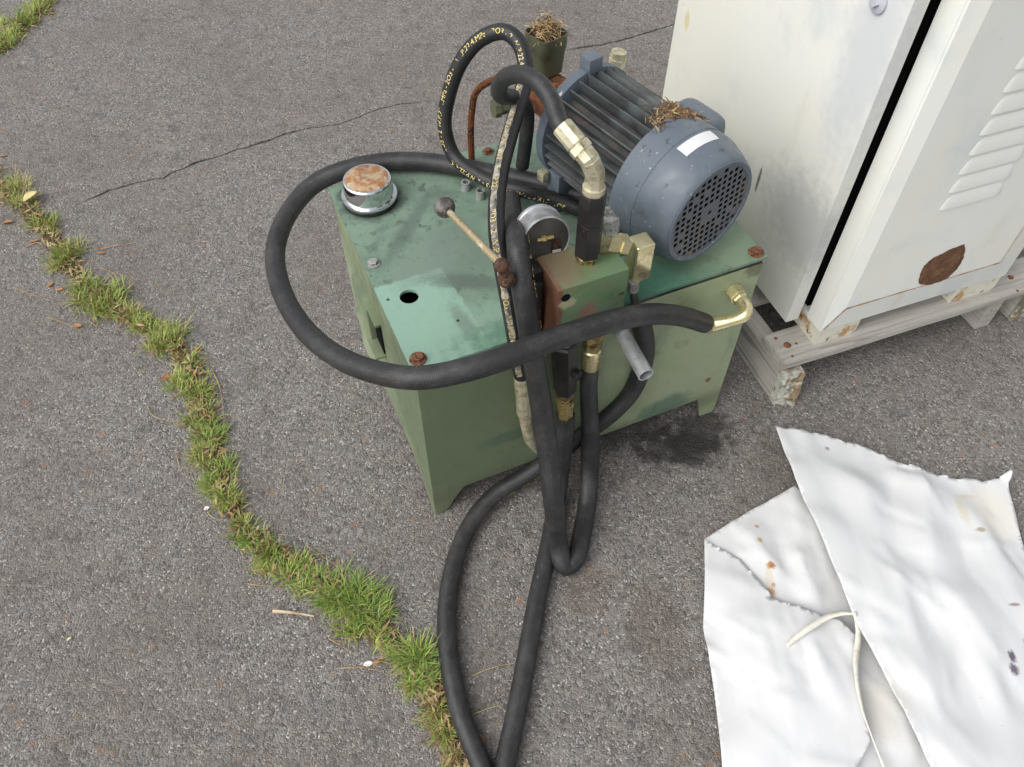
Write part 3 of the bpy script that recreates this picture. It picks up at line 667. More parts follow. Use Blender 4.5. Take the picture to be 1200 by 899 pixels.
bm = nb(); d = (jb - kb); lathe(bm, kb, d, [(.0, .0052), (d.length * .35, .0052), (d.length, .0058)], 12); obj('lever', bm, 'lever_rod', mv)
bm = nb(); bmesh.ops.create_uvsphere(bm, u_segments=24, v_segments=14, radius=.0165, matrix=Matrix.Translation(kb - d.normalized() * .012))
lathe(bm, kb - d.normalized() * .002, d, [(0, .010), (.008, .009)], 16); obj('lever_knob', bm, 'knob', mv)

# fittings hanging under the block
cv = T(660, 415, y=-.034)
cvx = Vector((cv.x, -.034, bz0 - .0004))
bm = nb(); lathe(bm, cvx, (0, 0, -1), [(0, .014), (.006, .014)], 20); fst = obj('valve_spigot', bm, 'bolt_grey', unit)
bm = nb(); lathe(bm, cvx - Vector((0, 0, .006)), (.06, -.02, -1), [(0, .019), (.004, .0225), (.075, .0225), (.130, .021), (.135, .018)], 6, R(8)); lathe(bm, cvx + Vector((.014, -.012, -.078)), (.5, -.8, 0), [(0, .010), (.014, .010), (.016, .008)], 6)
chk = obj('check_valve', bm, 'black_iron', unit)
cd_ = Vector((.06, -.02, -1)).normalized(); ce = cvx - Vector((0, 0, .006)) + cd_ * .135
bm = nb(); lathe(bm, ce, cd_, [(0, .0155), (.016, .0155), (.0165, .013), (.020, .013), (.0205, .0170), (.042, .0170), (.044, .0145), (.047, .0135), (.047, .0148), (.080, .0148)], 6, R(12)); obj('nut', bm, 'brass_dark', chk)
ce2 = ce + cd_ * .078
rf = T(693, 407, y=-.034); rfx = Vector((rf.x, -.034, bz0 - .0004))
rd = Vector((.02, -.01, -1)).normalized()
bm = nb(); lathe(bm, rfx, rd, [(0, .015), (.006, .015), (.0065, .0175), (.022, .0175), (.023, .0145), (.027, .0145), (.0275, .0170), (.044, .0165), (.0445, .0145)], 6); hf = obj('hose_nut', bm, 'brass_dark', unit)
bm = nb(); lathe(bm, rfx + rd * .0445, rd, [(0, .0150), (.003, .0172), (.048, .0172), (.050, .0165)], 12); obj('ferrule', bm, 'brass', hf)
rf2 = rfx + rd * .090

# open grey pipe pointing out of the front
pa = T(718, 372, y=-.005); pb = T(757, 440, y=-.135)
bm = nb(); tube(bm, [pa.lerp(pb, k / 6) for k in range(7)], .0135, 24, hollow=.0115); obj('drain_pipe', bm, 'steel', unit)

# ---- hoses
def hose(pts, r, m='hose', n=16):
    path = spline(pts, .007); bm = nb(); tube(bm, path, r, n); return obj('hose', bm, m, unit, ang=1.2), path
cam_l = TK.M.transposed() @ (CAM - TK.o)
# big loop round the left side
he = T(826, 379, y=-.036)
H1 = [T(826, 379, y=-.036), T(800, 371, y=-.05), T(765, 368, y=-.072), T(730, 373, y=-.086), T(690, 384, y=-.094), T(640, 401, y=-.104), T(590, 420, y=-.112), T(540, 435, y=-.108), T(490, 443, y=-.09),
      T(440, 436, z=.542), T(395, 418, z=.515), T(355, 384, z=.49), T(328, 335, z=.47), T(323, 290, z=.462), T(338, 250, z=.465), T(368, 216, z=.478), T(405, 199, z=.494), T(450, 190, z=.4975), T(500, 190, z=.4975),
      T(550, 198, z=.4975), T(605, 209, z=.4975), T(645, 218, z=.4975), T(690, 232, z=.4975)]
o1, p1 = hose(H1, .0180)
pt = T(858, 339, y=FY)
bm = nb(); tube(bm, spline([he, he + (he - H1[1]).normalized() * .022, pt + Vector((-.012, -.062, -.003)), pt + Vector((-.002, -.050, 0)), pt + Vector((0, -.034, 0)), pt + Vector((0, -.026, 0))], .004), lambda t: .0175 - .006 * min(1, t * 2.2), 14); eo = obj('elbow', bm, 'brass', o1)
bm = nb(); lathe(bm, pt + Vector((0, -.030, 0)), (0, 1, 0), [(0, .0125), (.003, .0150), (.009, .0150), (.0095, .0170), (.024, .0170), (.0255, .0150), (.0295, .0150)], 6, R(10)); obj('nut', bm, 'brass', o1)
# hose that drops over the front and doubles back up
H2 = [T(600, 222, z=.4985), T(600, 236, z=.53), T(602, 255, z=.585), T(606, 290, y=.012), T(611, 330, y=-.028), T(619, 380, y=-.052), T(627, 430, y=-.062), T(635, 480, y=-.085), T(642, 530, y=-.115), T(649, 590, y=-.165), T(654, 635, z=.062), T(662, 664, z=.020),
      T(674, 656, z=.0195), T(682, 625, z=.0195), T(688, 590, z=.024), T(691, 550, z=.07), T(692, 515, y=-.045), rf2 + rd * .06, rf2 + rd * .02, rf2 - rd * .004]
o2, p2 = hose(H2, lambda t: .0158 + .0032 * min(1, max(0, (t - .22) / .2)) * min(1, max(0, (.98 - t) / .15)), 'hose')
lettering(o2, p2, .0190, 'W.P.22.4 MPa  - 2 W.P.22.4 MPa - 2 W.P.22.4 MPa -', .30, .014, (cam_l, .55), -1.45)
# printed hose with the upright loop
fe3 = T(618, 500, y=-.014)
H3 = [T(611, 440, y=-.014), T(606, 412, y=-.012), T(599, 370, y=-.004), T(590, 320, y=.02), T(583, 280, y=.06), T(582, 240, y=.12), T(588, 195, y=.19), T(600, 150, y=.255), T(612, 108, y=.30), T(616, 78, y=.33), T(608, 50, y=.36), T(590, 37, y=.39), T(563, 46, y=.415), T(540, 73, y=.43),
      T(526, 110, y=.435), T(521, 148, y=.43), T(532, 183, y=.405), T(558, 204, z=.535), T(585, 217, z=.532), T(615, 224, z=.53), T(645, 232, z=.512), T(680, 246, z=.495)]
OFF3 = -.35
o3, p3 = hose(H3, .0135, 'hose_clean')
lettering(o3, p3, .0135, '- 2 W.P.22.4.MPa - 2O3 ' * 12, 1.45, .0128, (cam_l, .30), OFF3, True)
def layline(hose_, path, r, s0, s1, half, look, off):
    tang, fr = frames(path); cum = [0]
    for a, b in zip(path, path[1:]): cum.append(cum[-1] + (b - a).length)
    j0 = min(range(len(cum)), key=lambda j: abs(cum[j] - look[1])); d = Vector(look[0]) - path[j0]; th = math.atan2(d.dot(fr[j0][1]), d.dot(fr[j0][0])) + off
    bm = nb(); prev = None
    for j, s_ in enumerate(cum):
        if not s0 <= s_ <= s1: continue
        w_ = half * (.8 + .35 * noise.noise(Vector((s_ * 60, 1, 3)))); row = []
        for k in range(5):
            a = th + w_ * (k / 2 - 1); x, y = fr[j]; row.append(bm.verts.new(path[j] + (x * math.cos(a) + y * math.sin(a)) * (r + .0003)))
        if prev:
            for k in range(4): bm.faces.new((prev[k], prev[k + 1], row[k + 1], row[k]))
        prev = row
    for f in bm.faces: f.smooth = True
    return obj('print_band', bm, 'band', hose_, recalc=False)
layline(o3, p3, .0135, .012, .60, .50, (cam_l, .30), OFF3)
bm = nb(); a = T(611, 441, y=-.014); b_ = T(615, 486, y=-.016); lathe(bm, a, b_ - a, [(0, .0138), ((b_ - a).length * .96, .0145), ((b_ - a).length, .0130)], 10); obj('ferrule', bm, 'brass_pale', o3)
bm = nb(); tube(bm, spline([b_, T(617, 500, y=-.018), T(621, 515, y=-.014), T(628, 524, y=.002), T(634, 530, y=.015)], .004), lambda t: .0115 - .002 * t, 12); obj('elbow', bm, 'brass_pale', o3)
# short hose curling over from the relief valve
H4 = [fe2 - dn * .004, fe2 + dn * .01, T(648, 122, y=.075), T(634, 100, y=.105), T(614, 88, y=.145), T(596, 89, y=.185), T(585, 100, y=.225), T(587, 112, y=.262), T(600, 114, y=.29), T(612, 118, y=.325), T(618, 135, y=.345), T(616, 165, y=.355), T(612, 195, y=.36)]
o4, p4 = hose(H4, .0130, 'hose')
bm = nb(); a = T(594, 124, y=.34); b_ = T(577, 128, y=.34); lathe(bm, a, b_ - a, [(-.01, .013), (.014, .013), (.0145, .016), (.026, .016)], 8); obj('plug', bm, 'olive', o4)
# long hose looping out over the asphalt
H5 = [tl + Vector((0, -.002, -.022)), T(744, 352, y=-.022), T(751, 378, y=-.022), T(756, 405, y=-.02), T(751, 435, y=-.012), T(737, 463, y=-.008), T(712, 488, y=-.008), T(680, 511, y=-.008), T(645, 538, y=-.012), T(612, 560, z=.052), T(580, 580, z=.032), T(553, 612, z=.0175), T(534, 655, z=.0175), T(524, 710, z=.0175), T(526, 770, z=.0175), T(541, 840, z=.0175),
      T(562, 892, z=.0175), T(575, 925, z=.0175), T(588, 918, z=.0175), T(594, 885, z=.0175), T(606, 830, z=.0175), T(618, 765, z=.0175), T(630, 700, z=.0175), T(643, 640, z=.0175), T(652, 590, z=.025), T(656, 560, z=.06), ce2 + cd_ * .03, ce2 + cd_ * .008, ce2 - cd_ * .004]
path = spline(H5, .007); bm = nb()
tube(bm, path, lambda t: .007 + .0112 * min(1, max(0, (t - .018) / .02)), 16); o5 = obj('hose', bm, 'hose', unit, ang=1.2)
lettering(o5, path, .0182, 'W.P.22.4 MPa - 2 W.P.22.4 MPa - 2 W.P.22.4 MPa - 2O3 W.P.22.4 MPa', .52, .012, (cam_l, .8), -1.45)

# ------------------------------------------------------------------ cabinet
cab = thing('electrical_cabinet', 'tall white steel cabinet with louvres and rust patch standing on the pallet', 'cabinet', CB.o + Vector((0, 0, .126)), CB.a)
CW, CDp, CH = .495, .70, 1.12      # local z runs from the pallet top
def Cl(u, v, **k): p = C(u, v, **k); p.z -= .126; return p
bm = nb(); t_ = .003; gy0 = .05
FB = .045
box(bm, (0, .006, FB), (.003, gy0, CH)); box(bm, (.003, .006, FB), (.05, .0085, CH)); box(bm, (.003, gy0 - .003, FB), (.05, gy0, CH))
box(bm, (CW - .003, .006, FB), (CW, CDp, CH)); box(bm, (0, CDp - .003, FB), (CW - .0035, CDp, CH)); box(bm, (.0035, gy0 + .0005, FB), (CW - .0035, CDp - .0035, FB + .006)); box(bm, (0, .006, CH + .0005), (CW, CDp, CH + .004))
obj('frame', bm, 'cab', cab)
bm = nb(); box(bm, (.012, gy0 + .02, .05), (CW - .02, CDp - .02, CH - .02)); obj('interior', bm, 'dark', cab)
# front cover: shallow pan with sloping border
bm = nb(); fz0, fz1 = FB, CH - .01; bd = .032; bz = .071; br = .063; hgt = .010
o_ = [(0, fz0), (CW, fz0), (CW, fz1), (0, fz1)]; i_ = [(bd, fz0 + bz), (CW - br, fz0 + bz), (CW - br, fz1 - bz), (bd, fz1 - bz)]
va = [bm.verts.new((x, .0055, z)) for x, z in o_]; vb = [bm.verts.new((x, 0, z)) for x, z in o_]; vc = [bm.verts.new((x, -hgt, z)) for x, z in i_]
for k in range(4):
    bm.faces.new((va[k], va[(k + 1) % 4], vb[(k + 1) % 4], vb[k])); bm.faces.new((vb[k], vb[(k + 1) % 4], vc[(k + 1) % 4], vc[k]))
bm.faces.new(vc); bm.faces.new(va[::-1]); fp = obj('front_panel', bm, 'cab', cab, smooth=False)
# rust along the lower seam
bm = nb()
def strip(a, b, w):
    a = Vector(a); b = Vector(b); n = 24; prev = None
    for k in range(n + 1):
        p = a.lerp(b, k / n); ww = w * (.4 + .9 * abs(noise.noise(Vector((p.x * 30, p.z * 30, 2)))))
        d = (b - a).normalized(); up_ = Vector((-d.z, 0, d.x))
        q = (bm.verts.new(p + up_ * ww), bm.verts.new(p - up_ * ww))
        if prev: bm.faces.new((prev[0], q[0], q[1], prev[1]))
        prev = q
yb = -hgt - .0008
strip((bd, yb, fz0 + bz), (CW - br, yb, fz0 + bz), .0026); strip((CW - br, yb, fz0 + bz), (CW - br, yb, fz0 + .30), .0018)
a = Vector((.006, -.0030, fz0 + .006)); b = Vector((bd, yb - .0004, fz0 + bz)); strip(a, b, .003)
obj('rust_line', bm, 'rust_seam', fp, recalc=False)
ol = [(1077, 333), (1078, 322), (1083, 312), (1093, 303), (1107, 296), (1120, 290), (1130, 287), (1131.5, 293), (1129, 303), (1122, 315), (1112, 325), (1100, 331), (1087, 334.5)]
ol = [Cl(u, v, y=-hgt - .001) for u, v in ol]; ol = [p.lerp(q, t / 5) + Vector((noise.noise((p.lerp(q, t / 5)) * 110), 0, noise.noise((p.lerp(q, t / 5)) * 110 + Vector((5, 5, 5))))) * .0032 for p, q in zip(ol, ol[1:] + ol[:1]) for t in range(5)]
bm = nb(); plate(bm, [(p.x, p.z) for p in ol], [], 0, .0008, lambda x, y, z: (x, -hgt - .0003 - z, y)); obj('rust_patch', bm, 'rust_patch', fp)
# louvres
l0 = Cl(1100, 246.6, y=-hgt); l1 = Cl(1166, 231, y=-hgt); l7 = Cl(1190, 81, y=-hgt)
lw = (l1 - l0).length * 1.05; dz = (l7.z - l0.z) / 7
bm = nb(); nx, ny = 24, 6; g = []
for i in range(nx + 1):
    u_ = i / nx; e_ = min(1, u_ / .14, (1 - u_) / .14); e_ = math.sqrt(max(0, 1 - (1 - e_) ** 2)); row = []
    for j in range(ny + 1):
        t = j / ny; row.append(bm.verts.new((u_ * lw, -.0004 - .0030 * e_ * math.sin(math.pi * .5 * min(1, (1 - t) * 1.0)) ** .8, t * dz * .80 * (.25 + .75 * e_))))
    row.insert(0, bm.verts.new((u_ * lw, .002, 0))); g.append(row)
for a, b in zip(g, g[1:]):
    for j in range(len(a) - 1): bm.faces.new((a[j], b[j], b[j + 1], a[j + 1]))
lou = obj('louvre', bm, 'cab', fp, ang=.9); lou.location = (l0.x, -hgt, l0.z)
for k in range(1, 15): copy(lou, fp, (l0.x, -hgt, l0.z + dz * k))
# feet under the frame
def cfoot(x0, x1):
    bm = nb(); fh = FB - .0005; ol_ = [(x0, 0), (x1 - .012, 0), (x1, .010), (x1, fh), (x0, fh)]
    plate(bm, ol_, [], 0, .004, lambda x, y, z: (x, z + .001, y)); box(bm, (x0, .0055, 0), (x0 + .004, .12, fh)); box(bm, (x0 + .0045, .0055, 0), (x1 - .012, .12, .004)); obj('foot', bm, 'cab_foot', cab)
cfoot(.0005, .107); cfoot(.362, .487)
bm = nb(); box(bm, (.02, .55, 0), (.47, .68, FB - .0005)); obj('rear_foot', bm, 'cab_foot', cab)
# side door standing proud of the frame
bm = nb(); box(bm, (-.062, gy0 - .008, .054), (-.030, .682, CH), .003); door = obj('door', bm, 'cab_door', cab)
bm = nb(); q = Cl(1031, 2, x=-.062); lathe(bm, (-.0625, q.y, q.z), (-1, 0, 0), [(0, .018), (.004, .018), (.006, .014)], 20); lathe(bm, (-.0685, q.y, q.z), (-1, 0, 0), [(0, .008), (.006, .008)], 4); obj('latch', bm, 'screw_grey', door)

# ------------------------------------------------------------------ pallet
pal = thing('pallet', 'weathered grey wooden pallet with a splintered corner under the white cabinet', 'pallet', CB.o, CB.a)
def board(name, lo, hi, seed, cuts=10):
    bm = nb(); n = cuts; rings = []
    ax = 0 if hi[0] - lo[0] > hi[1] - lo[1] else 1
    for k in range(n + 1):
        t = k / n; a = lo[ax] + (hi[ax] - lo[ax]) * t; o = 1 - ax; ring = []
        for (cb, cz) in ((0, 0), (1, 0), (1, 1), (0, 1)):
            b_ = (lo[o], hi[o])[cb]; z = (lo[2], hi[2])[cz]; q = noise.noise_vector(Vector((a * 9, b_ * 20 + seed, z * 30))) * .003
            v = [0, 0, z + q.z * .6]; v[ax] = a; v[o] = b_ + q.x; ring.append(bm.verts.new(v))
        rings.append(ring)
    for a, b in zip(rings, rings[1:]):
        for k in range(4): bm.faces.new((a[k], a[(k + 1) % 4], b[(k + 1) % 4], b[k]))
    bm.faces.new(rings[0][::-1]); bm.faces.new(rings[-1])
    bmesh.ops.recalc_face_normals(bm, faces=bm.faces[:])
    es = [e for e in bm.edges if e.calc_face_angle(0) > .7]; bmesh.ops.bevel(bm, geom=es, offset=.0025, segments=2, affect='EDGES')
    return obj(name, bm, 'wood_y' if ax else 'wood', pal)
PT = .1255; PX0, PX1 = -.089, .64
for i, y in enumerate((-.026, .16, .30, .44, .58)): board('deck_board', (PX0 + (.01 if i else 0), y, PT - .021), (PX1, y + .092, PT), i * 3.1)
strs = []
for i, (x0, x1) in enumerate(((-.088, -.046), (.255, .297), (.490, .532), (.592, .634))):
    if i == 1: continue
    strs.append(board('stringer', (x0, -.015 - (.02 if i == 0 else .0), .0005), (x1, .69, PT - .0225), 7 + i * 2.3, 22))
for yb_ in (.02, .55): board('bottom_board', (PX0 + .06, yb_ + .1, -.0), (PX1, yb_ + .19, .012), 20 + yb_) if False else None
# splintered front end of the left stringer
bm = nb(); import itertools
nz_, nx_ = 12, 8; rows = []
for i in range(nz_ + 1):
    z = .001 + (PT - .0225) * i / nz_; row = []
    for j in range(nx_ + 1):
        x = -.090 + .047 * j / nx_; edge = (j in (0, nx_)) or (i in (0, nz_))
        n1 = noise.noise(Vector((x * 90, z * 60, 4))) * .010 + noise.noise(Vector((x * 220, z * 200, 9))) * .005
        row.append(bm.verts.new((x + (n1 * .3 if not edge else 0), -.034 - .020 * (1 - .6 * i / nz_) * (.4 + j / nx_) + n1, z)))
    rows.append(row)
for a, b in zip(rows, rows[1:]):
    for j in range(nx_): bm.faces.new((a[j], a[j + 1], b[j + 1], b[j]))
bk = [[bm.verts.new((-.090 + .047 * j / nx_, -.020, .001 + (PT - .0225) * i / nz_)) for j in (0, nx_)] for i in (0, nz_)]
bm.faces.new([r_[0] for r_ in rows] + [bk[1][0], bk[0][0]]); bm.faces.new([r_[-1] for r_ in rows][::-1] + [bk[0][1], bk[1][1]]); bm.faces.new(rows[-1] + [bk[1][1], bk[1][0]]); bm.faces.new(rows[0][::-1] + [bk[0][0], bk[0][1]])
so_ = obj('splintered_end', bm, 'wood_end', strs[0]); so_['label'] = 'splintered paint-flecked stringer end'
# painted flake on the third stringer end
bm = nb(); box(bm, (.588, -.024, .002), (.638, -.0155, PT - .024), .003); obj('painted_end', bm, 'wood_end', strs[2])
bm = nb(); lathe(bm, (0, 0, 0), (0, 0, 1), [(0, .0085), (.0025, .0082), (.004, .006)], 14); nail = obj('nail', bm, 'rust_light', pal); nail.location = C(922.5, 405, z=PT)
for (u, v, s_) in ((909, 397, .5), (933, 403, .45), (928.5, 418, .5), (1184, 325.5, .85), (1192, 341, .45)): copy(nail, pal, C(u, v, z=PT - .0008), (0, 0, s_ * 5), (s_, s_, s_))

# ------------------------------------------------------------------ white sheet
tarp = thing('plastic_sheet', 'crumpled white plastic tarp folded over on the asphalt', 'tarp', G(1000, 700))
TO = G(1000, 700)
def sheet(name, outline, inner, seed, amp, step=.0085, torn=(), zmin=.003, th=.0015, creases=()):
    """outline/inner: (u, v, z). Heights blend smoothly between these points; a few creases and puckers on top"""
    pts3 = [GR.L(u, v, z=z) for u, v, z in outline]; ctr = pts3 + [GR.L(u, v, z=z) for u, v, z in inner]
    loop = []
    n = len(pts3)
    for i in range(n):
        a, b = pts3[i], pts3[(i + 1) % n]; m_ = max(1, int((b - a).length / (.007 if i in torn else step)))
        for k in range(m_):
            p = a.lerp(b, k / m_)
            if i in torn:
                q = noise.noise_vector(Vector((p.x * 60, p.y * 60, seed))) * .006 + noise.noise_vector(Vector((p.x * 18, p.y * 18, seed + 5))) * .010
                if k: p = p + Vector((q.x, q.y, 0))
            elif k: q = noise.noise_vector(Vector((p.x * 6, p.y * 6, seed))) * .002; p = p + Vector((q.x, q.y, 0))
            loop.append(p)
    rc = random.Random(seed * 7 + 1); x0_, x1_ = min(p.x for p in pts3), max(p.x for p in pts3); y0_, y1_ = min(p.y for p in pts3), max(p.y for p in pts3); fine_cr = []
    for _ in range(34):
        a_ = Vector((rc.uniform(x0_, x1_), rc.uniform(y0_, y1_))); t_ = rc.gauss(1.9, .7); l_ = rc.uniform(.05, .22)
        fine_cr.append((a_, Vector((math.cos(t_), math.sin(t_))) * l_, rc.choice((-1, 1, 1)) * rc.uniform(.0012, .0040), rc.uniform(.010, .024)))
    def hz(x, y):
        sw = sz = 0
        for c_ in ctr:
            d2 = (c_.x - x) ** 2 + (c_.y - y) ** 2 + 1e-5; w_ = 1 / d2 ** 1.6; sw += w_; sz += w_ * c_.z
        z = sz / sw
        z += amp * (noise.noise(Vector((x * 5, y * 5, seed))) + .45 * (1 - 2 * abs(noise.noise(Vector((x * 7 + seed, y * 3.2, seed * 2))))) + .25 * (.5 - abs(noise.noise(Vector((x * 13, y * 17 + seed, seed * 3))))))
        for (cu, cv, du, dv, hgt_, wd) in creases:
            a = G(cu, cv); b = G(du, dv); ab = Vector((b.x - a.x, b.y - a.y)); ap = Vector((x - a.x, y - a.y)); t = max(0, min(1, ap.dot(ab) / ab.length_squared))
            d = (ap - ab * t).length; z += .55 * hgt_ * max(0, 1 - d / (wd * 3.6)) * min(1, 4 * t + .2, 4 * (1 - t) + .2)
        for (a_, ab, h_, w_) in fine_cr:
            ap = Vector((x - a_.x, y - a_.y)); t = max(0, min(1, ap.dot(ab) / ab.length_squared)); d = (ap - ab * t).length
            if d < w_: z += h_ * (1 - d / w_) * min(1, 5 * t, 5 * (1 - t))
        return max(zmin, z)
    xs = [p.x for p in loop]; ys = [p.y for p in loop]; ex = []; rnd = random.Random(seed)
    x = min(xs)
    while x < max(xs):
        y = min(ys)
        while y < max(ys): ex.append((x + rnd.uniform(-.3, .3) * step, y + rnd.uniform(-.3, .3) * step)); y += step
        x += step
    P_, F_, _ = cdt([(p.x, p.y) for p in loop], (), ex)
    bm = nb(); vv_ = []
    lz = {(round(p.x, 5), round(p.y, 5)): p.z for p in loop}
    for p in P_:
        vv_.append(bm.verts.new(Vector((p[0], p[1], hz(p[0], p[1]))) - TO))
    used = set()
    for f in F_:
        face(bm, [vv_[i] for i in f]); used.update(f)
    for i, v in enumerate(vv_):
        if i not in used: bm.verts.remove(v)
    bmesh.ops.recalc_face_normals(bm, faces=bm.faces[:])
    for f in bm.faces:
        if f.normal.z < 0: f.normal_flip()
        f.smooth = True
    o = obj(name, bm, 'tarp', tarp, recalc=False)
    md = o.modifiers.new('thickness', 'SOLIDIFY'); md.thickness = th; md.offset = -1
    return o
sheet('lower_layer', [(826, 631, .006), (880, 598, .008), (934, 569, .012), (985, 640, .010), (1030, 730, .006), (1110, 930, .006), (900, 930, .006), (836, 760, .006)],
      [(900, 640, .012), (950, 660, .010), (930, 600, .014), (1000, 800, .006)], 3, .003, creases=((928, 640, 956, 715, .024, .010), (870, 610, 912, 690, .014, .012), (945, 600, 975, 700, .016, .010), (1030, 780, 1075, 900, .02, .012)))
sheet('left_layer', [(825, 632, .012), (868, 656, .014), (905, 702, .020), (955, 718, .026), (985, 727, .034), (1003, 745, .038), (1006, 800, .036), (1021, 868, .03), (1004, 899, .03), (1000, 940, .03), (850, 940, .014), (838, 820, .010), (824, 735, .008)],
      [(870, 740, .024), (930, 800, .030), (900, 870, .024), (860, 690, .020), (975, 790, .036)], 11, .0022, creases=((905, 705, 960, 790, .012, .015), (860, 660, 930, 880, .012, .02), (835, 720, 990, 760, .007, .012), (870, 900, 1000, 780, .010, .014)))
sheet('top_layer', [(908, 500, .05), (932, 503, .046), (965, 510, .034), (1000, 521, .03), (1030, 533, .026), (1062, 549, .022), (1110, 562, .018), (1150, 566, .018), (1170, 562, .020), (1186, 552, .040), (1182, 575, .022), (1200, 642, .020), (1262, 800, .02), (1300, 950, .02), (1110, 950, .066), (1090, 897, .066), (1060, 832, .068), (1000, 722, .072), (960, 622, .070), (932, 560, .062)],
      [(1050, 620, .05), (1080, 700, .075), (1130, 620, .035), (1060, 560, .035), (1000, 580, .055), (1140, 800, .07), (1100, 780, .085), (1200, 800, .04), (1040, 720, .08), (1120, 880, .075)], 23, .0038, torn=(0, 1, 2, 3, 4, 5, 6, 7, 8, 9), creases=((1072, 556, 1080, 690, .030, .018), (1080, 690, 1195, 835, .030, .020), (1066, 640, 1095, 890, -.022, .028), (990, 560, 1062, 770, .010, .016), (1080, 690, 1150, 900, -.014, .022), (1100, 575, 1190, 700, .014, .015), (930, 540, 1030, 600, .007, .012), (1040, 660, 1140, 640, .008, .012), (1150, 640, 1240, 860, .018, .018)))
def ribbon(name, px, w, mname='strap'):
    path = spline([GR.L(u, v, z=z) - TO for u, v, z in px], .006); tang, fr = frames(path); bm = nb(); prev = None
    for i, p in enumerate(path):
        side_ = tang[i].cross(Vector((0, 0, 1))).normalized(); tw = noise.noise(Vector((i * .08, 1, 2))) * .7; side_ = (side_ * math.cos(tw) + Vector((0, 0, 1)) * math.sin(tw))
        ww = w * (.75 + .35 * math.sin(i * .13)); q = (bm.verts.new(p + side_ * ww), bm.verts.new(p - side_ * ww))
        if prev: bm.faces.new((prev[0], q[0], q[1], prev[1]))
        prev = q
    for f in bm.faces: f.smooth = True
    o = obj(name, bm, mname, tarp, recalc=False); md = o.modifiers.new('thickness', 'SOLIDIFY'); md.thickness = .001; return o
ribbon('strap', [(922, 757, .036), (932, 748, .042), (950, 735, .050), (972, 722, .054), (990, 718, .060), (1003, 719, .076)], .0050)
ribbon('strap', [(1002, 718, .078), (1006, 740, .055), (1003, 775, .048), (1008, 820, .046), (1021, 860, .044), (1036, 900, .03), (1045, 930, .02)], .0048)

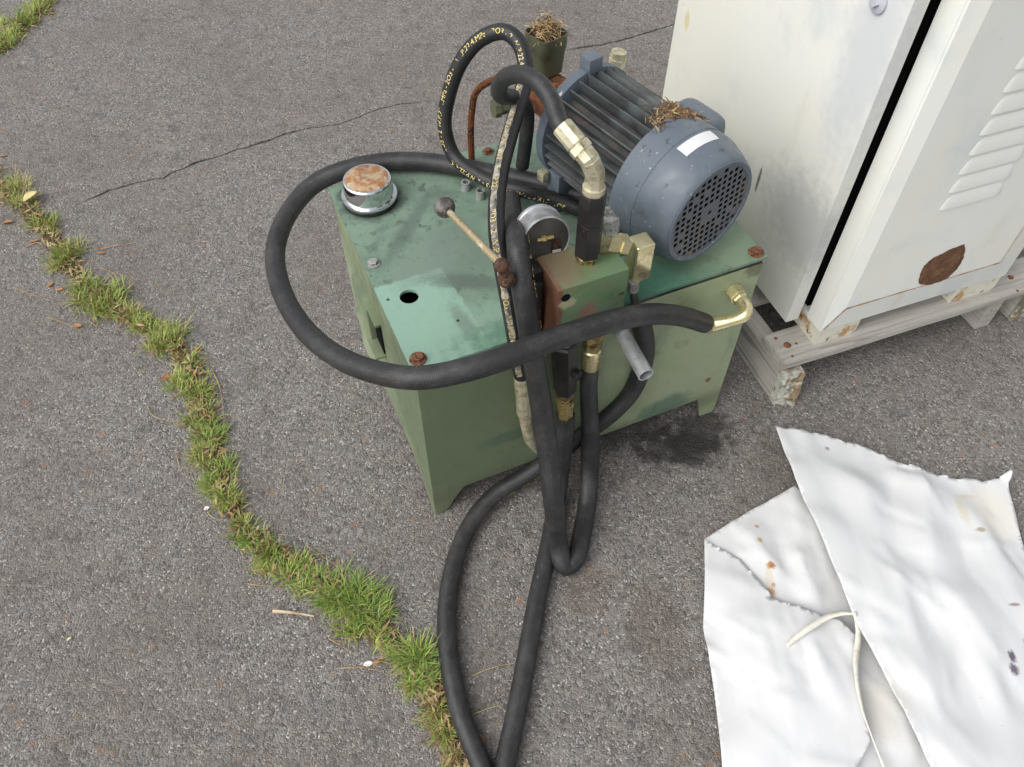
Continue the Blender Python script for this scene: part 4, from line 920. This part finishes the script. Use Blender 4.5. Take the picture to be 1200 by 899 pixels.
# ------------------------------------------------------------------ grass in the joint, litter
def grass_strip(name, label, centre, width, count, seed, soil_name, tufts):
    rnd = random.Random(seed); path = spline([G(u, v) for u, v in centre], .01); L_ = len(path)
    wd = [G(u, v) for u, v in centre]
    # earth
    bm = nb(); rows = []
    tang = [(path[min(i + 1, L_ - 1)] - path[max(i - 1, 0)]).normalized() for i in range(L_)]
    for i, p in enumerate(path):
        t = tang[i]; nn = Vector((-t.y, t.x, 0)); w_ = width * (.45 + .5 * abs(noise.noise(Vector((i * .09, seed, 0))) + .3))
        row = []
        for j in range(-4, 5):
            q = p + nn * (w_ * j / 4 * (1 + .35 * noise.noise(Vector((i * .5, j, seed))))); z = .0006 + .011 * (1 - (j / 4) ** 2) * (.5 + .5 * noise.noise(Vector((q.x * 40, q.y * 40, 1)))) 
            row.append(bm.verts.new((q.x, q.y, max(.0008, z)) if abs(j) < 4 else (q.x, q.y, .0004)))
        rows.append(row)
    for a, b in zip(rows, rows[1:]):
        for j in range(8): bm.faces.new((a[j], a[j + 1], b[j + 1], b[j]))
    so2 = obj(soil_name, bm, 'soil', None); tag(so2, kind='structure')
    # blades
    bm = nb()
    def blade(base, az, ln, lean, w0, mi, droop):
        d = Vector((math.cos(az), math.sin(az), 0)); sd_ = Vector((-d.y, d.x, 0)); prev = None; p = Vector(base); th_ = lean
        for k in range(4):
            ww = w0 * (1, .9, .6, .05)[k]; q = (bm.verts.new(p + sd_ * ww), bm.verts.new(p - sd_ * ww))
            if prev:
                f = bm.faces.new((prev[0], q[0], q[1], prev[1])); f.material_index = mi; f.smooth = True
            prev = q; p = p + (d * math.sin(th_) + Vector((0, 0, 1)) * math.cos(th_)) * (ln / 3); th_ = min(R(100), th_ + droop)
            if p.z < .003: p.z = .003
    for (u, v, rpx, ln0, hue, num) in tufts:
        c0 = G(u, v); e_ = G(u + 1, v); sc_ = (e_ - c0).length; rad = rpx * sc_ * rnd.uniform(.58, .82); ln0 *= .74; num = int(num * rnd.uniform(.75, 1.5))
        hubs = [Vector((rnd.gauss(0, .48) * rad, rnd.gauss(0, .48) * rad, 0)) for _ in range(max(3, int(num / 7)))]; wind = rnd.uniform(0, 6.28)
        for k in range(num):
            h_ = rnd.choice(hubs); off = h_ + Vector((rnd.gauss(0, .006), rnd.gauss(0, .006), 0)); base = c0 + off; base.z = .001
            dead = rnd.random() < (.10, .22, .38, .62)[hue]; out = off * .6 / rad + Vector((math.cos(wind), math.sin(wind), 0)) * .5; az = math.atan2(out.y, out.x) + rnd.gauss(0, 1.3)
            ln = ln0 * rnd.uniform(.45, 1.15); wts = ((5, 3, 3), (4, 6, 1), (3, 6, 1), (2, 6, 1))[hue]
            mi = 3 if dead else rnd.choices((0, 1, 2), wts)[0]
            lean = R(rnd.uniform(50, 90)) if dead and rnd.random() < .7 else R(min(85, abs(rnd.gauss(34, 26)) + 3))
            blade(base, az, ln, lean, rnd.uniform(.0005, .0014), mi, R(rnd.uniform(4, 26)))
    for k in range(count):
        i = rnd.randrange(L_); p = path[i]; t = tang[i]; nn = Vector((-t.y, t.x, 0)); base = p + nn * rnd.gauss(0, .45) * width; base.z = .001; dead = rnd.random() < .55
        blade(base, rnd.uniform(0, 6.28), rnd.uniform(.010, .035), R(rnd.uniform(60, 90)) if dead else R(rnd.uniform(10, 75)), rnd.uniform(.0005, .0010), 3 if dead else rnd.choices((0, 1, 2), (4, 5, 1))[0], R(rnd.uniform(2, 20)))
    g_ = obj(name, bm, ['grass_a', 'grass_b', 'grass_c', 'straw'], None, recalc=False); tag(g_, label, 'grass', kind='stuff')
    # crumbs of brown leaf litter in the strip
    bm = nb()
    for k in range(int(count * 1.1)):
        i = rnd.randrange(L_); p = path[i] + Vector((rnd.gauss(0, .5), rnd.gauss(0, .5), 0)) * width; s_ = rnd.uniform(.002, .007); a = rnd.uniform(0, 6.3); z = rnd.uniform(.002, .016)
        e1_ = Vector((math.cos(a), math.sin(a), rnd.uniform(-.4, .4))) * s_ * rnd.uniform(1, 3.0); e2_ = Vector((-math.sin(a), math.cos(a), rnd.uniform(-.5, .5))) * s_ * .5; p.z = z
        f = bm.faces.new([bm.verts.new(p + v) for v in (e1_, e2_, -e1_, -e2_)]); f.material_index = rnd.random() < .55
    l_ = obj('dry_litter', bm, ['straw_brown', 'straw'], None, recalc=False); return l_
main = [(-40, 190), (0, 220), (35, 250), (65, 285), (85, 315), (115, 350), (155, 375), (190, 392), (212, 420), (232, 455), (243, 500), (252, 545), (266, 585), (290, 625), (330, 655), (370, 680), (405, 705), (440, 735), (475, 765), (500, 800), (520, 845), (535, 885), (545, 930)]
l1_ = grass_strip('grass_strip', 'green and straw coloured grass growing along the asphalt joint beside the green tank', main, .026, 1700, 3, 'soil_joint', (
    (-15, 205, 26, .05, 3, 260), (18, 222, 24, .055, 3, 380), (30, 238, 22, .045, 2, 240), (52, 262, 20, .05, 1, 300), (62, 275, 12, .035, 2, 120), (84, 297, 22, .055, 1, 380), (70, 308, 16, .045, 2, 160),
    (100, 338, 22, .05, 1, 260), (122, 356, 30, .06, 1, 460), (98, 352, 16, .05, 2, 140), (150, 372, 20, .045, 2, 200), (172, 382, 20, .05, 1, 260), (196, 398, 26, .055, 1, 360), (184, 408, 14, .04, 2, 120),
    (220, 425, 18, .045, 2, 200), (214, 452, 20, .05, 1, 260), (232, 462, 20, .05, 1, 300), (236, 492, 22, .04, 2, 260), (246, 512, 22, .045, 0, 280), (240, 535, 22, .045, 2, 220), (258, 552, 20, .045, 0, 260), (250, 570, 16, .04, 1, 160), (266, 584, 18, .05, 1, 280),
    (284, 615, 14, .035, 2, 120), (292, 630, 22, .045, 0, 240), (318, 652, 22, .05, 1, 260), (312, 668, 14, .035, 3, 120), (345, 668, 20, .05, 1, 220), (368, 684, 20, .05, 0, 240), (392, 700, 26, .065, 0, 420), (420, 706, 26, .07, 0, 460), (440, 722, 20, .06, 0, 280), (412, 735, 20, .045, 1, 160),
    (448, 752, 18, .04, 2, 160), (472, 768, 18, .045, 2, 180), (490, 772, 18, .075, 0, 300), (497, 796, 20, .05, 0, 320), (482, 800, 14, .045, 1, 120), (512, 832, 16, .04, 3, 180), (522, 858, 14, .045, 2, 160), (533, 888, 14, .04, 3, 140), (548, 925, 16, .04, 2, 120)))
tag(l1_, 'brown leaf crumbs caught in the long grass strip', 'litter', kind='stuff')
l2_ = grass_strip('grass_patch', 'short strip of grass meeting the far asphalt joint away from the machine', [(-30, 75), (0, 55), (25, 32), (45, 12), (70, -15)], .050, 500, 8, 'soil_patch', ((-10, 62, 20, .06, 1, 260), (6, 50, 18, .06, 1, 320), (18, 38, 16, .05, 2, 220), (30, 26, 18, .06, 1, 300), (42, 14, 16, .055, 1, 280), (54, 4, 16, .055, 1, 300), (66, -10, 18, .06, 1, 260), (0, 30, 10, .05, 2, 80)))
tag(l2_, 'brown leaf crumbs caught in the short far grass strip', 'litter', kind='stuff')

def leaf(u, v, ln, wd, rz, m, label, group=None, curl=.25, name='leaf', cat='leaf'):
    bm = nb(); n = 8; rows = []
    for i in range(n + 1):
        t = i / n; w_ = wd * math.sin(math.pi * (t * .94 + .03)) ** .8; x = (t - .5) * ln
        rows.append([bm.verts.new((x, s_ * w_ * .5, abs(s_) * w_ * curl + .12 * ln * (t - .5) ** 2 * 4 * curl + .001 * noise.noise(Vector((x * 300, s_ * 3, u))))) for s_ in (-1, -.5, 0, .5, 1)])
    for a, b in zip(rows, rows[1:]):
        for j in range(4): f = bm.faces.new((a[j], b[j], b[j + 1], a[j + 1])); f.smooth = True
    o = obj(name, bm, m, None, recalc=False); md = o.modifiers.new('thickness', 'SOLIDIFY'); md.thickness = .0004
    p = G(u, v); o.location = (p.x, p.y, .004); o.rotation_euler = (random.uniform(-.25, .25), random.uniform(-.15, .15), rz); tag(o, label, cat, group); return o
p_ = leaf(40, 238, .045, .028, .9, 'leaf_pale', 'large pale yellow leaf lying on the grass strip'); p_.location.z = .022
LB = 'small brown dry leaf lying at the edge of the grass strip'
for (u, v, ln, rz) in ((41, 284, .024, .2), (119, 298, .022, .1), (60, 335, .02, 1.0), (71, 341, .022, .2), (92, 383, .020, .1), (10, 262, .03, .1), (4, 184, .02, .3), (3, 153, .014, .1), (92, 288, .018, 1.2), (61, 14, .02, .8), (510, 838, .022, 1.5), (565, 868, .02, 1.8), (440, 778, .016, .4)):
    leaf(u, v, ln, ln * random.uniform(.4, .6), rz, 'leaf', LB, 'small brown leaves along the grass')
for (u, v, ln, rz) in ((197, 443, .032, .8), (233, 411, .018, .3), (234, 447, .018, 2)): leaf(u, v, ln, ln * .5, rz, 'leaf_red', 'red brown leaf scrap tucked in the grass strip', 'red leaf scraps in the grass')
leaf(243, 597, .012, .008, .4, 'sticker', 'tiny white paper scrap by the dry stalks of the grass strip', None, .3, 'paper_scrap', 'paper')
leaf(432, 779, .018, .010, .2, 'sticker', 'pointed white paper scrap at the straw below the thickest grass', None, .3, 'paper_scrap', 'paper')
leaf(82, 750, .009, .006, .6, 'leaf_pale', 'pale greenish chip lying alone on bare asphalt', None, .3, 'wood_chip', 'chip')
def stalk(pts, r, m, name, label, cat, group=None):
    o3_ = G(*pts[0]); path = spline([G(u, v, r + .0015 + .002 * k) - o3_ for k, (u, v) in enumerate(pts)], .006); bm = nb(); tube(bm, path, lambda t: r * (1 - .6 * t), 5)
    o = obj(name, bm, m, None); o.location = o3_; tag(o, label, cat, group); return o
stalk([(320, 716), (343, 718), (368, 722)], .0042, 'twig', 'stick', 'short pale peeled stick lying on the asphalt beside the grass', 'stick')
for pts in ([(553, 792), (575, 783), (603, 777)], [(552, 838), (570, 831), (588, 826)], [(173, 476), (180, 488), (202, 494)], [(118, 292), (135, 288), (160, 284)], [(15, 337), (35, 344), (58, 352)], [(118, 314), (140, 322), (162, 328)], [(30, 290), (44, 284), (56, 296)],
            [(248, 432), (258, 455), (263, 495)], [(210, 545), (206, 530), (207, 520)], [(240, 592), (246, 604), (262, 612)], [(398, 783), (425, 782), (450, 788)], [(290, 684), (305, 686), (320, 687)], [(360, 640), (378, 652), (396, 664)], [(483, 842), (505, 848), (525, 853)], [(385, 748), (405, 760), (420, 768)], [(55, 372), (75, 378), (95, 388)]):
    stalk(pts, .0013, 'straw', 'straw_stalk', 'thin dry straw stalk lying on the asphalt by the grass', 'straw', 'straw stalks on the asphalt')

def fluff(name, label, centre, spread, count, seed, lens, mats, frame_rot=0, place=None):
    rnd = random.Random(seed); bm = nb(); rz = Matrix.Rotation(frame_rot, 3, 'Z')
    for k in range(count):
        p = place(rnd) if place else Vector(centre) + rz @ Vector((rnd.gauss(0, spread[0]), rnd.gauss(0, spread[1]), abs(rnd.gauss(0, spread[2])))); a = rnd.uniform(0, 6.28); e = rnd.gauss(0, .09 if name == 'straw_litter' else .25)
        d = Vector((math.cos(a) * math.cos(e), math.sin(a) * math.cos(e), math.sin(e))); ln = rnd.uniform(*lens); w_ = rnd.uniform(.0005, .0013); sdv = d.cross(Vector((0, 0, 1))).normalized(); prev = None
        for t in (-.5, -.1, .25, .5):
            q = p + d * ln * t + Vector((0, 0, -.3 * ln * t * t)); v = (bm.verts.new(q + sdv * w_), bm.verts.new(q - sdv * w_ + Vector((0, 0, .0006))))
            if prev: f = bm.faces.new((prev[0], v[0], v[1], prev[1])); f.material_index = (k % 5 != 0 if name == 'straw_litter' else k % 3 == 0)
            prev = v
    o = obj(name, bm, mats, None, recalc=False); tag(o, label, 'straw', kind='stuff'); return o
def tank_to_world(p): return TK.M @ Vector(p) + TK.o
mz = Matrix.Rotation(AZ, 3, 'Z')
def mw(x, y, z): return tank_to_world(mo_loc + mz @ Vector((x, y, z)))
fluff('nest_straw', 'dry straw stuffed in the open olive cup behind the motor', tank_to_world(cupc + Vector((0, 0, .066))), (.012, .012, .016), 260, 5, (.012, .034), ['straw', 'straw_brown'])
f1 = fluff('straw_litter', 'brown leaf and straw litter caught between motor fins and fan cover', None, None, 420, 6, (.005, .026), ['straw', 'straw_brown'], place=lambda rnd: (lambda a_, y_: mw(math.sin(a_) * (.1145 if y_ < .120 else .1115), y_, math.cos(a_) * (.1145 if y_ < .120 else .1115)))(R(rnd.gauss(20, 15)), rnd.choice((rnd.gauss(.124, .006), rnd.gauss(.134, .016)))))

# loose chippings
bm = nb(); rnd = random.Random(4)
for k in range(900):
    u, v = rnd.uniform(-50, 1250), rnd.uniform(-20, 930) ; p = G(u, v); s_ = rnd.uniform(.0010, .0026) * (1.0 if rnd.random() < .95 else 1.6)
    q = TK.M.transposed() @ (p - TK.o)
    if -.05 < q.x < W_ and -.02 < q.y < D_: continue
    vs_ = [bm.verts.new((p.x + s_ * x * rnd.uniform(.6, 1.2), p.y + s_ * y * rnd.uniform(.6, 1.2), .0003 + s_ * z * rnd.uniform(.5, 1.1))) for x, y, z in ((1, 0, 0), (0, 1, 0), (-1, 0, 0), (0, -1, 0), (.1, .1, 1.0))]
    for a, b in ((0, 1), (1, 2), (2, 3), (3, 0)): bm.faces.new((vs_[a], vs_[b], vs_[4]))
ch = obj('loose_chippings', bm, 'stone', None, recalc=False); tag(ch, 'scattered small stone chippings on the asphalt', 'gravel', kind='stuff')
